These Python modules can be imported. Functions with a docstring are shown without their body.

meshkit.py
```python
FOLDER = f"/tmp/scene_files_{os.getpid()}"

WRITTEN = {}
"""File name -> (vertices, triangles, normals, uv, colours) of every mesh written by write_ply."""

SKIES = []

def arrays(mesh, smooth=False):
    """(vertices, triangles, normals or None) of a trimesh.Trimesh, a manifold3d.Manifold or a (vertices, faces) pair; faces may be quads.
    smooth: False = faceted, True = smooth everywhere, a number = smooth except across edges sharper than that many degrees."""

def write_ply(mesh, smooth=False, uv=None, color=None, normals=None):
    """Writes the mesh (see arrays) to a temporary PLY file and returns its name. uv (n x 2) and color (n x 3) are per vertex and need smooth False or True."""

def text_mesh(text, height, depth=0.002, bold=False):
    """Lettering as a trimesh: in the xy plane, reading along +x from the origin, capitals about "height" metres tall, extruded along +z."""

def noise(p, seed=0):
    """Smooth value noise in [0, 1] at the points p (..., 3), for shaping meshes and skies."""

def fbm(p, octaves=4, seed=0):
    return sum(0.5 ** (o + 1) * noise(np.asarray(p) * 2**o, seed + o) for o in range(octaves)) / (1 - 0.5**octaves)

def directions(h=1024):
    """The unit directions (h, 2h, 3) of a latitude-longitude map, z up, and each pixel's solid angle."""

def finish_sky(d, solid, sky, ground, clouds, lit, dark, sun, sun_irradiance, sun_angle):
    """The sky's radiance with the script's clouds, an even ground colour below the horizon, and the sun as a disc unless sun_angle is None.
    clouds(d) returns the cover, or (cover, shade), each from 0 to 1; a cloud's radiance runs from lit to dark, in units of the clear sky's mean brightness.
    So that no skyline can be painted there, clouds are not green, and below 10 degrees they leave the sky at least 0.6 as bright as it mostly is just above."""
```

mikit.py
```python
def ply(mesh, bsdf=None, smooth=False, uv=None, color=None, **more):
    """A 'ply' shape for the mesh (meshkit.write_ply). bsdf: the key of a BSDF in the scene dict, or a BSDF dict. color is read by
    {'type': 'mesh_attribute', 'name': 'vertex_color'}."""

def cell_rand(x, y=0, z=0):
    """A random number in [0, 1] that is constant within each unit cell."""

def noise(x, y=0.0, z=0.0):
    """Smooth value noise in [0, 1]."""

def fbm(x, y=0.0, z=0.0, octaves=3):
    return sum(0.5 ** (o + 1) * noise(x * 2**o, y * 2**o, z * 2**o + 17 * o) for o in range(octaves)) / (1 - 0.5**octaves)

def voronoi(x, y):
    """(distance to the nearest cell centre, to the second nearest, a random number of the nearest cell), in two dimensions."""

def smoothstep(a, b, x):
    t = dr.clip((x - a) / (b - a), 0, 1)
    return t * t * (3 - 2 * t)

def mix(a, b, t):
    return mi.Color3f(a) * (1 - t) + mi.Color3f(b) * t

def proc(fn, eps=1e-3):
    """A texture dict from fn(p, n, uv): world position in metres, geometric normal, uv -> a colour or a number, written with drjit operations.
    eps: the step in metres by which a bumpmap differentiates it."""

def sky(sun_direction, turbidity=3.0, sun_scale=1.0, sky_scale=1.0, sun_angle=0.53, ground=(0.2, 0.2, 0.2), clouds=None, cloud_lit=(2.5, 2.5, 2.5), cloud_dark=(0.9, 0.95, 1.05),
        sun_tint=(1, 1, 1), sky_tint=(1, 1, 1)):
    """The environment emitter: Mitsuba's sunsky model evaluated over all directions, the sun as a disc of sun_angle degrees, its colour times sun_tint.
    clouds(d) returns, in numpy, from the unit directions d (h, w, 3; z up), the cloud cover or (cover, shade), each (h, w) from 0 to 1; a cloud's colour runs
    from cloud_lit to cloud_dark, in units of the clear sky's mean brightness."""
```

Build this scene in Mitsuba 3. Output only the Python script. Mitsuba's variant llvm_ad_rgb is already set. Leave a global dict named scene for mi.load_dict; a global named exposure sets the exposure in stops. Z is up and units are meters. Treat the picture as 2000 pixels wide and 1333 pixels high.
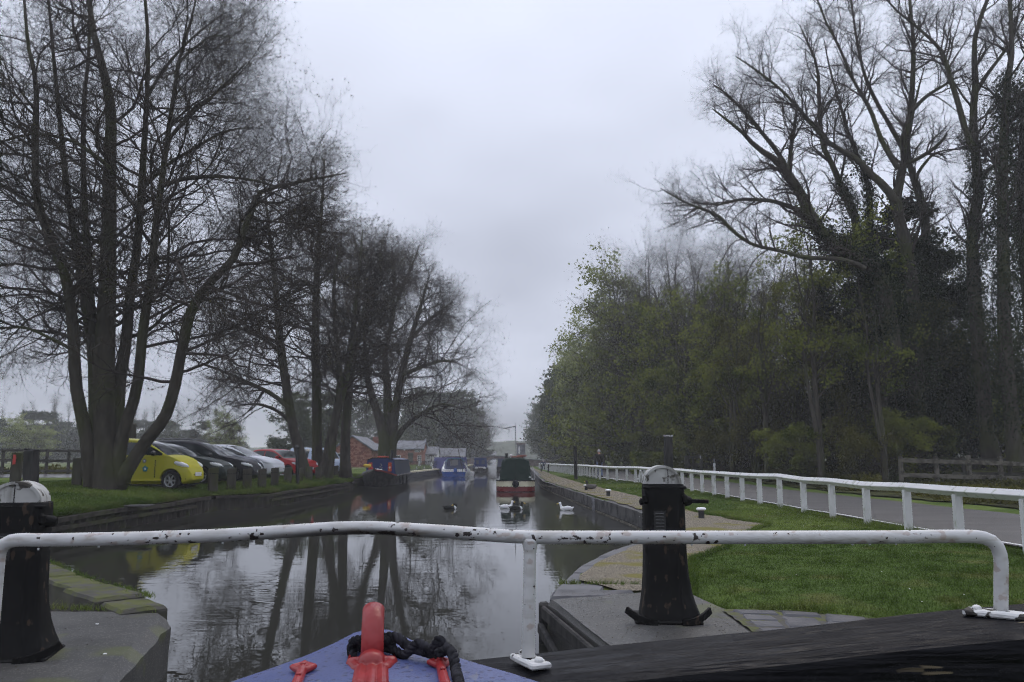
import math
import numpy as np
import trimesh
import manifold3d as m3
import shapely.geometry as sg
import drjit as dr
import mitsuba as mi
import mikit
import meshkit
from mikit import proc, noise, fbm, cell_rand, smoothstep, mix, voronoi

T = mi.ScalarTransform4f
scene, labels = {}, {}

# ------------------------------------------------------------------ camera, sky, exposure
EYE, FPX, HOR = 1.75, 1600.0, 896.0          # eye height over the water, focal length and horizon row in the 2000 x 1333 frame
PITCH = math.atan((HOR - 666.5) / FPX)
scene['camera'] = {
    'type': 'perspective', 'fov': math.degrees(2 * math.atan(1000 / FPX)), 'fov_axis': 'x', 'near_clip': 0.05, 'far_clip': 5000.0,
    'to_world': T().look_at(origin=[0, 0, EYE], target=[0, math.cos(PITCH), EYE + math.sin(PITCH)], up=[0, 0, 1]),
    'medium': {'type': 'ref', 'id': 'mist'},
}


def overcast(d):
    up = np.clip(d[..., 2], 0, 1)
    q = np.stack([d[..., 0] / (up + .25), d[..., 1] / (up + .25), 0 * up], -1)
    n = meshkit.fbm(q * 1.6, 4, 3)
    n2 = meshkit.fbm(q * np.array([.7, .7, 1]) + 9.0, 3, 8)
    el = up ** .85
    return np.ones_like(up), np.clip(1 - el - .46 * (n - .5) - .36 * (n2 - .5), 0, 1)


scene['sky'] = mikit.sky((0.25, 0.55, 0.8), turbidity=3, sun_scale=0.1, sun_angle=30, clouds=overcast,
                         cloud_lit=(4.12, 4.38, 5.15), cloud_dark=(1.24, 1.34, 1.64), ground=(.06, .07, .04))
exposure = 1.9

# ------------------------------------------------------------------ helpers
COSP, SINP = math.cos(PITCH), math.sin(PITCH)


def ray(u, v):
    a, b = (u - 1000) / FPX, (666.5 - v) / FPX
    return np.array([a, COSP - b * SINP, SINP + b * COSP])


def at(u, v, Y):
    """The point seen at pixel (u, v) of the photograph at the distance Y north of the camera."""
    r = ray(u, v)
    return np.array([0, 0, EYE]) + r * (Y / r[1])


def on(u, v, z):
    """The point seen at pixel (u, v) that lies at height z."""
    r = ray(u, v)
    return np.array([0, 0, EYE]) + r * ((z - EYE) / r[2])


def key_for(name):
    if name not in scene and name not in labels:
        return name
    k = 1
    while f'{name}_{k:03d}' in scene or f'{name}_{k:03d}' in labels:
        k += 1
    return f'{name}_{k:03d}'


def thing(name, label, cat, group=None):
    k = key_for(name)
    labels[k] = {'label': label, 'category': cat}
    if group:
        labels[k]['group'] = group
    return k


def put(name, mesh, bsdf, parent=None, smooth=False, label=None, stuff=False, **more):
    k = key_for((parent + '__' if parent else '') + name)
    scene[k] = mikit.ply(mesh, bsdf, smooth, **more)
    if label or stuff:
        labels[k] = {}
        if label:
            labels[k]['label'] = label
        if stuff:
            labels[k]['kind'] = 'stuff'
    return k


def solo(name, mesh, bsdf, label, cat, group=None, smooth=False):
    k = thing(name, label, cat, group)
    scene[k] = mikit.ply(mesh, bsdf, smooth)
    return k


def struct(name, mesh, bsdf, label=None, smooth=False, kind='structure', **more):
    k = key_for(name)
    scene[k] = mikit.ply(mesh, bsdf, smooth, **more)
    labels[k] = {'kind': kind}
    if label:
        labels[k]['label'] = label
    return k


def cat_(ms):
    return trimesh.util.concatenate(ms)


def box(sx, sy, sz, c=(0, 0, 0), rz=0.0, ch=0.0):
    if ch > 0:
        ch = min(ch, sx * .45, sy * .45, sz * .45)
        pts = []
        for i in (-1, 1):
            for j in (-1, 1):
                for k in (-1, 1):
                    for a in range(3):
                        h = np.array([sx / 2 - ch, sy / 2 - ch, sz / 2 - ch])
                        h[a] += ch
                        pts.append(h * [i, j, k])
        m = trimesh.convex.convex_hull(np.array(pts))
    else:
        m = trimesh.creation.box((sx, sy, sz))
    if rz:
        m.apply_transform(trimesh.transformations.rotation_matrix(rz, [0, 0, 1]))
    m.apply_translation(c)
    return m


def move(m, c=(0, 0, 0), rz=0.0, rx=0.0, ry=0.0, s=1.0):
    m = m.copy()
    if s != 1.0:
        m.apply_scale(s)
    for a, ax in ((rx, [1, 0, 0]), (ry, [0, 1, 0]), (rz, [0, 0, 1])):
        if a:
            m.apply_transform(trimesh.transformations.rotation_matrix(a, ax))
    m.apply_translation(c)
    return m


def bar(p0, p1, w, h=None, up=(0, 0, 1), ch=0.0):
    """A squared bar from p0 to p1, w wide and h high."""
    h = w if h is None else h
    p0, p1 = np.asarray(p0, float), np.asarray(p1, float)
    x = p1 - p0
    L = np.linalg.norm(x)
    x /= L
    up = np.asarray(up, float)
    if abs(x @ up) > .99:
        up = np.array([0, 1.0, 0])
    y = np.cross(up, x)
    y /= np.linalg.norm(y)
    M = np.eye(4)
    M[:3, 0], M[:3, 1], M[:3, 2], M[:3, 3] = x, y, np.cross(x, y), (p0 + p1) / 2
    m = box(L, w, h, ch=ch)
    m.apply_transform(M)
    return m


def tube(pts, r, n=12, cap=True):
    """A round tube along the points."""
    p = np.asarray(pts, float)
    r = np.broadcast_to(r, (len(p),))
    t = np.gradient(p, axis=0)
    t /= np.linalg.norm(t, axis=1, keepdims=True)
    a = np.cross(t[0], [0.3, .9, .2] if abs(t[0][2]) > .8 else [0, 0, 1.0])
    fr = []
    for k in range(len(p)):
        a = a - (a @ t[k]) * t[k]
        a = a / np.linalg.norm(a)
        fr.append((a, np.cross(t[k], a)))
    ang = np.arange(n) * 2 * np.pi / n
    v = np.vstack([p[k] + r[k] * (np.cos(ang)[:, None] * fr[k][0] + np.sin(ang)[:, None] * fr[k][1]) for k in range(len(p))])
    f = []
    for k in range(len(p) - 1):
        for i in range(n):
            j = (i + 1) % n
            f += [[k * n + i, k * n + j, (k + 1) * n + j], [k * n + i, (k + 1) * n + j, (k + 1) * n + i]]
    if cap:
        v = np.vstack([v, p[0], p[-1]])
        c0, c1, e = len(v) - 2, len(v) - 1, (len(p) - 1) * n
        for i in range(n):
            j = (i + 1) % n
            f += [[c0, j, i], [c1, e + i, e + j]]
    return trimesh.Trimesh(v, np.array(f), process=False)


def lathe(prof, n=24, c=(0, 0, 0)):
    m = trimesh.creation.revolve(np.array(prof, float), sections=n)
    m.apply_translation(c)
    return m


def prism(poly, z0, z1):
    """The polygon (x, y) as a solid from z0 to z1."""
    m = trimesh.creation.extrude_polygon(sg.Polygon(poly).buffer(0), z1 - z0, engine='earcut')
    m.apply_translation((0, 0, z0))
    return m


def slab(poly, axis, w, c=0.0):
    """The polygon drawn in a vertical plane, extruded w along the axis ('x': points are (y, z); 'y': points are (x, z))."""
    m = trimesh.creation.extrude_polygon(sg.Polygon(poly).buffer(0), w, engine='earcut')
    v = m.vertices.copy()
    v[:, 2] -= w / 2
    if axis == 'x':
        m.vertices = np.stack([v[:, 2] + c, v[:, 0], v[:, 1]], 1)
    else:
        m.vertices = np.stack([v[:, 0], -v[:, 2] + c, v[:, 1]], 1)
    m.fix_normals()
    return m


def stone(poly, z0, z1, seed=0, ch=.012):
    """A cut stone with chamfered upper edges: the polygon shrunk at the top."""
    p = sg.Polygon(poly)
    a = np.array(p.exterior.coords)[:-1]
    c = a.mean(0)
    rs = np.random.default_rng(seed)
    dz = rs.normal(0, .006)
    d = a - c
    inner = c + d * (1 - ch / np.maximum(np.linalg.norm(d, axis=1, keepdims=True), .02) * 1.3)
    n = len(a)
    v = np.vstack([np.c_[a, np.full(n, z0)], np.c_[a, np.full(n, z1 - ch + dz)], np.c_[inner, np.full(n, z1 + dz)]])
    f = []
    for L in (0, 1):
        for i in range(n):
            j = (i + 1) % n
            f += [[L * n + i, L * n + j, (L + 1) * n + j], [L * n + i, (L + 1) * n + j, (L + 1) * n + i]]
    f += [[2 * n, 2 * n + i, 2 * n + i + 1] for i in range(1, n - 1)]
    m = trimesh.Trimesh(v, np.array(f), process=False)
    if p.exterior.is_ccw is False:
        m.invert()
    return m


def ball(r, c=(0, 0, 0), s=(1, 1, 1), sub=2):
    m = trimesh.creation.icosphere(subdivisions=sub, radius=r)
    m.apply_scale(s)
    m.apply_translation(c)
    return m


def blend(bones, length, rounds=8):
    """Hulls of the spheres at both ends of each bone, joined into one smooth skin."""
    parts = []
    for a, ra, b, rb in bones:
        pts = np.vstack([ball(ra, a, sub=1).vertices, ball(rb, b, sub=1).vertices])
        h = trimesh.convex.convex_hull(pts)
        parts.append(m3.Manifold(m3.Mesh(np.asarray(h.vertices, np.float32), np.asarray(h.faces, np.uint32))))
    u = m3.Manifold.batch_boolean(parts, m3.OpType.Add).refine_to_length(length)
    q = u.to_mesh()
    m = trimesh.Trimesh(q.vert_properties[:, :3], q.tri_verts, process=True)
    trimesh.smoothing.filter_taubin(m, iterations=rounds)
    return m


# ------------------------------------------------------------------ materials
def rgb(*c):
    return {'type': 'rgb', 'value': list(c)}


def mat(name, color, rough=.6, spec=.4, bump=None, bscale=.01, **more):
    col = proc(color) if callable(color) else rgb(*color)
    d = {'type': 'principled', 'base_color': col, 'roughness': rough if not callable(rough) else proc(rough), 'specular': spec, **more}
    if bump is not None:
        d = {'type': 'bumpmap', 'arbitrary': proc(bump), 'scale': bscale, 'bsdf': d}
    scene[name] = {'type': 'twosided', 'bsdf': d}


def vary(a, b, f, stretch=(1, 1, 1), oct=3):
    def fn(p, n, uv):
        return mix(a, b, smoothstep(.3, .7, fbm(p.x * f * stretch[0], p.y * f * stretch[1], p.z * f * stretch[2], oct)))
    return fn


def bark(p, n, uv):
    k = fbm(p.x * 7, p.y * 7, p.z * 2.2, 3)
    moss = smoothstep(.42, .66, fbm(p.x * 1.3 + 5, p.y * 1.3, p.z * .7, 2))
    return mix(mix((.030, .026, .022), (.085, .075, .06), k), (.055, .062, .022), moss * .75)


def barkbump(p, n, uv):
    return fbm(p.x * 11, p.y * 11, p.z * 3, 3)


mat('m_bark', bark, .85, .2, barkbump, .05)
mat('m_twig', vary((.034, .028, .025), (.062, .050, .044), .9), .8, .2)
mat('m_twig_pale', vary((.045, .038, .030), (.085, .075, .055), .7), .8, .2)
mat('m_bud', vary((.050, .034, .022), (.085, .075, .03), 1.1), .8, .2)


def leafmat(name, a, b, f=1.2, trans=.7):
    scene[name] = {'type': 'principledthin', 'base_color': proc(vary(a, b, f)), 'roughness': .55, 'diff_trans': trans, 'spec_trans': 0.0, 'eta': 1.35}


leafmat('m_leaf_spring', (.060, .080, .016), (.23, .25, .048), .9)
leafmat('m_leaf_pale', (.17, .20, .065), (.36, .39, .18), .9, 1.0)
leafmat('m_leaf_olive', (.030, .033, .012), (.12, .115, .03), .5)
leafmat('m_leaf_ivy', (.010, .018, .008), (.032, .044, .016), .9, .6)
leafmat('m_leaf_far', (.045, .058, .028), (.075, .09, .04), .12, 1.1)


def grasscol(p, n, uv):
    a = fbm(p.x * .55, p.y * .55, 0, 3)
    b = noise(p.x * 9, p.y * 9, 0)
    c = mix((.052, .082, .018), (.098, .130, .031), smoothstep(.3, .7, a))
    d = mix(c, (.100, .102, .034), smoothstep(.58, .85, fbm(p.x * 1.7 + 8, p.y * 1.7, 0, 3)) * .7)
    return mix(d * .8, d * 1.15, b)


mat('m_grass', grasscol, .9, .1, lambda p, n, uv: fbm(p.x * 22, p.y * 22, 0, 3), .03)


def bladecol(p, n, uv):
    b = cell_rand(dr.floor(p.x * 60), dr.floor(p.y * 60), 3)
    c = grasscol(p, n, uv)
    return c * (1.0 + .7 * b)


scene['m_blade'] = {'type': 'principledthin', 'base_color': proc(bladecol), 'roughness': .5, 'diff_trans': .5, 'spec_trans': 0.0, 'eta': 1.35}


def gravelcol(p, n, uv):
    d, e, r = voronoi(p.x * 55, p.y * 55)
    c = mix((.135, .112, .080), (.35, .305, .23), r)
    m = smoothstep(.55, .72, fbm(p.x * 1.9, p.y * 1.9, 4, 3))
    return mix(c * (1 - .4 * smoothstep(.3, .6, d)), (.17, .15, .022), m * .85) * .78


mat('m_gravel', gravelcol, .75, .3, lambda p, n, uv: 1 - voronoi(p.x * 55, p.y * 55)[0], .008)


def wetconc(p, n, uv):
    k = fbm(p.x * 3, p.y * 3, p.z * 3, 4)
    s = smoothstep(.60, .75, noise(p.x * 90, p.y * 90, p.z * 90))
    c = mix((.028, .028, .028), (.062, .060, .056), k)
    c = mix(c, (.12, .115, .10), s * .35)
    m = smoothstep(.62, .75, fbm(p.x * 2.2 + 3, p.y * 2.2, p.z * 2, 3))
    return mix(c, (.075, .085, .02), m * .55)


def wetrough(p, n, uv):
    return .28 + .35 * fbm(p.x * 4 + 2, p.y * 4, p.z * 2, 3)


mat('m_concrete', wetconc, wetrough, .5, lambda p, n, uv: fbm(p.x * 30, p.y * 30, p.z * 30, 3), .006)


def slate(p, n, uv):
    k = fbm(p.x * 4, p.y * 4, p.z * 4, 4)
    return mix((.042, .041, .047), (.100, .098, .104), k)


mat('m_coping', slate, wetrough, .5, lambda p, n, uv: fbm(p.x * 18, p.y * 18, p.z * 18, 3), .006)


def mossy(p, n, uv):
    k = fbm(p.x * 5, p.y * 5, p.z * 5, 3)
    m = smoothstep(.46, .60, .5 * fbm(p.x * 2.6, p.y * 2.6, p.z * 1.5, 3) + .5 * fbm(p.x * 13, p.y * 13, p.z * 9, 3)) * smoothstep(-.2, .6, n.z)
    return mix(mix((.03, .028, .024), (.085, .08, .068), k), mix((.040, .050, .012), (.095, .100, .022), k), m * .9)


mat('m_mossy', mossy, .7, .3, lambda p, n, uv: fbm(p.x * 24, p.y * 24, p.z * 24, 3), .015)


def wallcol(p, n, uv):
    k = fbm(p.x * 2, p.y * 1.0, p.z * 6, 4)
    st = smoothstep(.5, .75, fbm(p.x * 3, p.y * 3, p.z * .4, 2))
    return mix(mix((.018, .017, .016), (.060, .057, .052), k), (.10, .098, .09), st * .4)


mat('m_wallstone', vary((.026, .025, .025), (.070, .067, .064), 3), .45, .35, lambda p, n, uv: fbm(p.x * 14, p.y * 14, p.z * 14, 3), .008)
mat('m_canalwall', wallcol, .45, .5, lambda p, n, uv: fbm(p.x * 12, p.y * 12, p.z * 12, 3), .01)


def tarmac(p, n, uv):
    return mix((.060, .056, .055), (.092, .088, .086), fbm(p.x * .8, p.y * 2.2, 0, 3)) * (.85 + .3 * noise(p.x * 70, p.y * 70))


mat('m_tarmac', tarmac, .42, .5, lambda p, n, uv: noise(p.x * 90, p.y * 90), .003)
mat('m_wet_tarmac', tarmac, .18, .6)
mat('m_white', lambda p, n, uv: mix(mix((.50, .50, .49), (.63, .63, .625), fbm(p.x * 2, p.y * 2, p.z * 2, 3)), (.22, .25, .14), .55 * smoothstep(.60, .72, fbm(p.x * 11, p.y * 11, p.z * 4, 4))), .45, .4)


RZ0, RZ1 = float(at(1300, 1050, 3.2)[2]), float(at(720, 1031, 3.2)[2])


def chipped(p, n, uv):
    a = fbm(p.x * 62, p.y * 62, p.z * 62, 3)
    b = fbm(p.x * 7 + 4, p.y * 7, p.z * 7, 3)
    dx = (p.x + .62) / .42
    zone = dr.exp(-dx * dx)
    low = smoothstep(.008, -.014, p.z - RZ0 - (RZ1 - RZ0) * dr.exp(-dr.square((p.x + .54) / .42)))
    low = low * smoothstep(RZ0 - .06, RZ0 - .04, p.z)
    q = .55 * a + .45 * b + .05 * zone + .10 * zone * low
    chip = smoothstep(.640, .665, q)
    grime = smoothstep(.45, .75, fbm(p.x * 15, p.y * 15 + 4, p.z * 40, 3))
    c = mix((.42, .42, .41), (.56, .56, .55), b)
    c = mix(c, (.27, .245, .20), grime * (.35 + .45 * low))
    c = mix(c, (.24, .13, .07), smoothstep(.63, .70, fbm(p.x * 30 + 9, p.y * 30, p.z * 30, 3)) * .4)
    return mix(c, (.022, .017, .014), dr.maximum(chip, low * zone * .9))


mat('m_rail', chipped, .42, .45, lambda p, n, uv: fbm(p.x * 26, p.y * 26, p.z * 26, 3), .002)


def peeling(p, n, uv):
    a = fbm(p.x * 30, p.y * 30, p.z * 30, 3)
    return mix((.56, .56, .55), (.03, .026, .022), smoothstep(.56, .62, a))


mat('m_peeling', peeling, .5, .4, lambda p, n, uv: fbm(p.x * 30, p.y * 30, p.z * 30, 3), .012)


def oldwhite(p, n, uv):
    a = fbm(p.x * 9, p.y * 9, p.z * 9, 4)
    st = smoothstep(.55, .8, fbm(p.x * 26, p.y * 26, p.z * 2.5, 3))
    c = mix((.30, .30, .285), (.46, .46, .44), a)
    c = mix(c, (.06, .055, .045), smoothstep(.60, .68, fbm(p.x * 14 + 2, p.y * 14, p.z * 14, 3)))
    return mix(c, (.13, .125, .105), st * .7)


mat('m_oldwhite', oldwhite, .55, .4)


def blackiron(p, n, uv):
    a = fbm(p.x * 10, p.y * 10, p.z * 5, 4)
    return mix(mix((.003, .003, .003), (.010, .0095, .009), a), (.040, .027, .018), smoothstep(.64, .72, fbm(p.x * 22 + 3, p.y * 22, p.z * 9, 4)))


mat('m_iron', blackiron, .5, .14, lambda p, n, uv: fbm(p.x * 25, p.y * 25, p.z * 25, 3), .004)


def beamcol(p, n, uv):
    g = fbm(p.x * 3.2, p.y * 40, p.z * 40, 4)
    w = smoothstep(.69, .74, fbm(p.x * 7, p.y * 46 + 3, p.z * 30, 3)) * smoothstep(1.2, 1.6, p.x)
    return mix(mix((.003, .003, .0035), (.010, .010, .0125), g), (.20, .16, .10), w * .8)


mat('m_beam', beamcol, lambda p, n, uv: .22 + .5 * fbm(p.x * 5, p.y * 30, p.z * 30, 3), .09, lambda p, n, uv: fbm(p.x * 2.8, p.y * 38, p.z * 38, 4), .016)
mat('m_black', vary((.008, .008, .009), (.022, .021, .021), 5), .4, .5)
mat('m_blackwood', vary((.010, .010, .010), (.034, .032, .030), 4, (3, 3, .5)), .7, .3, lambda p, n, uv: fbm(p.x * 30, p.y * 30, p.z * 3, 3), .012)


def drops(p, n, uv):
    d, e, r = voronoi(p.x * 42, p.y * 30)
    d2, e2, r2 = voronoi(p.x * 95 + 4, p.y * 80)
    return smoothstep(.34, .12, d) * (r > .45) + .5 * smoothstep(.36, .15, d2)


def bluecol(p, n, uv):
    return mix(mix((.044, .060, .165), (.070, .088, .205), fbm(p.x * 6, p.y * 6, p.z * 6, 4)) * (1 - .35 * drops(p, n, uv)), (.11, .115, .14), .5 * smoothstep(.66, .72, fbm(p.x * 34, p.y * 11, p.z * 20, 3)))


mat('m_bow_blue', bluecol, lambda p, n, uv: .34 - .2 * drops(p, n, uv), .5, drops, .0022)
mat('m_bow_red', vary((.200, .014, .014), (.275, .026, .028), 14), .32, .4, lambda p, n, uv: fbm(p.x * 60, p.y * 60, p.z * 60, 2), .0015)
mat('m_rope', vary((.008, .008, .010), (.028, .028, .034), 40), .9, .2)


def plankwood(p, n, uv):
    g = fbm(p.x * 8, p.y * 8, p.z * 1.6, 4)
    moss = smoothstep(.5, .7, fbm(p.x * 3 + 1, p.y * 3, p.z * 2.2, 3))
    return mix(mix((.036, .033, .026), (.090, .083, .066), g), (.060, .066, .024), moss * .7)


mat('m_post', plankwood, .85, .2, lambda p, n, uv: fbm(p.x * 25, p.y * 25, p.z * 4, 3), .012)
mat('m_greywood', vary((.055, .050, .040), (.125, .115, .092), 3, (2, 2, 2)), .8, .2, lambda p, n, uv: fbm(p.x * 20, p.y * 20, p.z * 20, 3), .008)
mat('m_greywood_dark', vary((.035, .033, .027), (.07, .066, .055), 3), .8, .2)


def pilecol(p, n, uv):
    g = fbm(p.x * 6, p.y * 6, p.z * 2, 4)
    moss = smoothstep(.5, .7, fbm(p.x * 2, p.y * 2, p.z * 3, 3))
    return mix(mix((.016, .014, .012), (.060, .053, .044), g), (.048, .055, .018), moss * .6)


mat('m_pile', pilecol, .7, .3, lambda p, n, uv: fbm(p.x * 16, p.y * 16, p.z * 8, 3), .015)
mat('m_earth', vary((.030, .026, .020), (.075, .065, .048), 4), .9, .1, lambda p, n, uv: fbm(p.x * 12, p.y * 12, p.z * 12, 3), .03)
mat('m_brick', vary((.15, .060, .045), (.26, .115, .085), 5), .85, .2)
mat('m_slates', vary((.085, .088, .10), (.14, .145, .165), 2), .6, .3)
mat('m_hill', vary((.020, .026, .018), (.045, .055, .03), .05), .9, .1)
mat('m_litter', vary((.022, .022, .010), (.055, .058, .020), .9), .95, .1, lambda p, n, uv: fbm(p.x * 9, p.y * 9, 0, 3), .05)
mat('m_field', vary((.07, .09, .035), (.12, .125, .06), .05), .9, .1)
for name, c, r in (('m_cream', (.62, .58, .42), .4), ('m_redband', (.15, .016, .016), .4), ('m_canvas_green', (.010, .026, .019), .8),
                   ('m_navy', (.018, .032, .12), .35), ('m_navy_dark', (.045, .055, .085), .4), ('m_panel_red', (.42, .055, .03), .4), ('m_yellow', (.62, .42, .04), .5),
                   ('m_blue_hull', (.025, .075, .30), .35), ('m_canvas_blue', (.075, .085, .14), .8), ('m_canvas_violet', (.07, .07, .20), .7), ('m_whiteplain', (.70, .70, .70), .5),
                   ('m_redplain', (.45, .045, .04), .5), ('m_grey', (.18, .18, .19), .5), ('m_tyre', (.012, .012, .012), .8), ('m_orange', (.5, .12, .03), .5),
                   ('m_skin', (.42, .24, .18), .6), ('m_coat', (.016, .014, .012), .9), ('m_jeans', (.12, .15, .24), .9), ('m_hair', (.45, .44, .43), .8), ('m_greyblue', (.05, .06, .10), .8),
                   ('m_duck_dark', (.016, .017, .015), .7), ('m_bill', (.55, .36, .05), .5), ('m_duck_grey', (.12, .11, .10), .8), ('m_teal', (.05, .20, .24), .5), ('m_wall_white', (.55, .55, .56), .8)):
    mat(name, c, r, .4)
for name, c in (('yellow', (.44, .41, .03)), ('darkgreen', (.020, .028, .026)), ('black', (.010, .010, .014)), ('navy', (.014, .018, .034)), ('white', (.66, .67, .70)), ('red', (.43, .020, .022)), ('silver', (.26, .31, .40))):
    scene['m_car_' + name] = {'type': 'twosided', 'bsdf': {'type': 'principled', 'base_color': rgb(*c), 'roughness': .35, 'specular': .3, 'clearcoat': .22, 'clearcoat_gloss': .9}}
scene['m_carglass'] = {'type': 'twosided', 'bsdf': {'type': 'principled', 'base_color': rgb(.012, .017, .019), 'roughness': .06, 'specular': .5}}
scene['m_lamp'] = {'type': 'twosided', 'bsdf': {'type': 'principled', 'base_color': rgb(.62, .64, .66), 'roughness': .12, 'specular': .8}}
scene['m_alloy'] = {'type': 'twosided', 'bsdf': {'type': 'principled', 'base_color': rgb(.42, .43, .44), 'roughness': .35, 'metallic': .5}}


def ripples(p, n, uv):
    near = dr.exp(-dr.square((p.y - 28.6) / 1.6)) * smoothstep(-4, 0, p.x)
    w = .42 * noise(p.x * .9, p.y * 3.6, 1) + .36 * noise(p.x * 2.2 + 3, p.y * 9, 2) + .22 * noise(p.x * 5 + 1, p.y * 21, 3)
    calm = .30 + .9 * smoothstep(.35, .7, fbm(p.x * .16, p.y * .10, 5, 2))
    return w * calm + near * .9 * noise(p.x * 2.2, p.y * 9, 7)


scene['m_water'] = {'type': 'bumpmap', 'arbitrary': proc(ripples, 4e-3), 'scale': .0021,
                    'bsdf': {'type': 'plastic', 'diffuse_reflectance': rgb(.028, .028, .024), 'int_ior': 1.37, 'nonlinear': False}}
# ------------------------------------------------------------------ the setting: water, banks, ground, road, hill
def left_edge(y):
    return np.interp(y, [-12, 5.21, 7.2, 7.5, 9.13, 10.14, 13, 17, 28, 30, 45, 49, 60, 66, 75, 100, 150, 420, 2000],
                     [.2, -2.42, -2.88, -3.06, -4.66, -5.53, -7.9, -9.75, -10.0, -8.75, -8.6, -9.75, -9.8, -9.15, -9.2, -8.4, -7.6, -8, -8])


def right_edge(y):
    return np.interp(y, [-12, 6.16, 8.14, 8.42, 9.28, 10.65, 12.37, 14.3, 17, 20.5, 28.2, 49, 90, 150, 420, 2000],
                     [3.8, .69, .34, .39, .57, .90, 1.53, 2.4, 3.0, 3.21, 2.8, 1.80, 2.2, 2.8, 3.5, 3.5])


YS = np.unique(np.concatenate([np.arange(-12, 4, 1.0), np.arange(4, 14, .35), np.arange(14, 60, .9), np.arange(60, 160, 4.0), np.geomspace(160, 1900, 16)]))
SS = np.array([0, .12, .3, .5, .75, 1.05, 1.4, 1.8, 2.3, 3, 4, 5, 6.5, 8, 10, 13, 17, 22, 30, 45, 80, 150, 300, 700, 1500])


def zl(x, y):
    s = left_edge(y) - x
    base = .52 + .36 * (1 - np.exp(-np.maximum(s, 0) / 1.1))
    far = .55 + 0 * base
    w = np.clip((y - 46) / 12, 0, 1)
    z = base * (1 - w) + (far + .25 * np.clip(s / 6, 0, 1)) * w
    near = np.clip((13.8 - y) / 2.5, 0, 1)
    z = z * (1 - near) + (.16 + .3 * np.clip((s - 3) / 4, 0, 1)) * near
    return z + .03 * (meshkit.fbm(np.stack([x * .8, y * .8, 0 * x], -1), 3, 5) - .5) * np.clip(s, 0, 1)


def road_left(y):
    return np.interp(y, [-10, 38, 45, 52, 60, 90, 140, 400], [7.3, 7.3, 6.7, 5.9, 5.7, 5.3, 4.8, 4.6])


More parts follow.
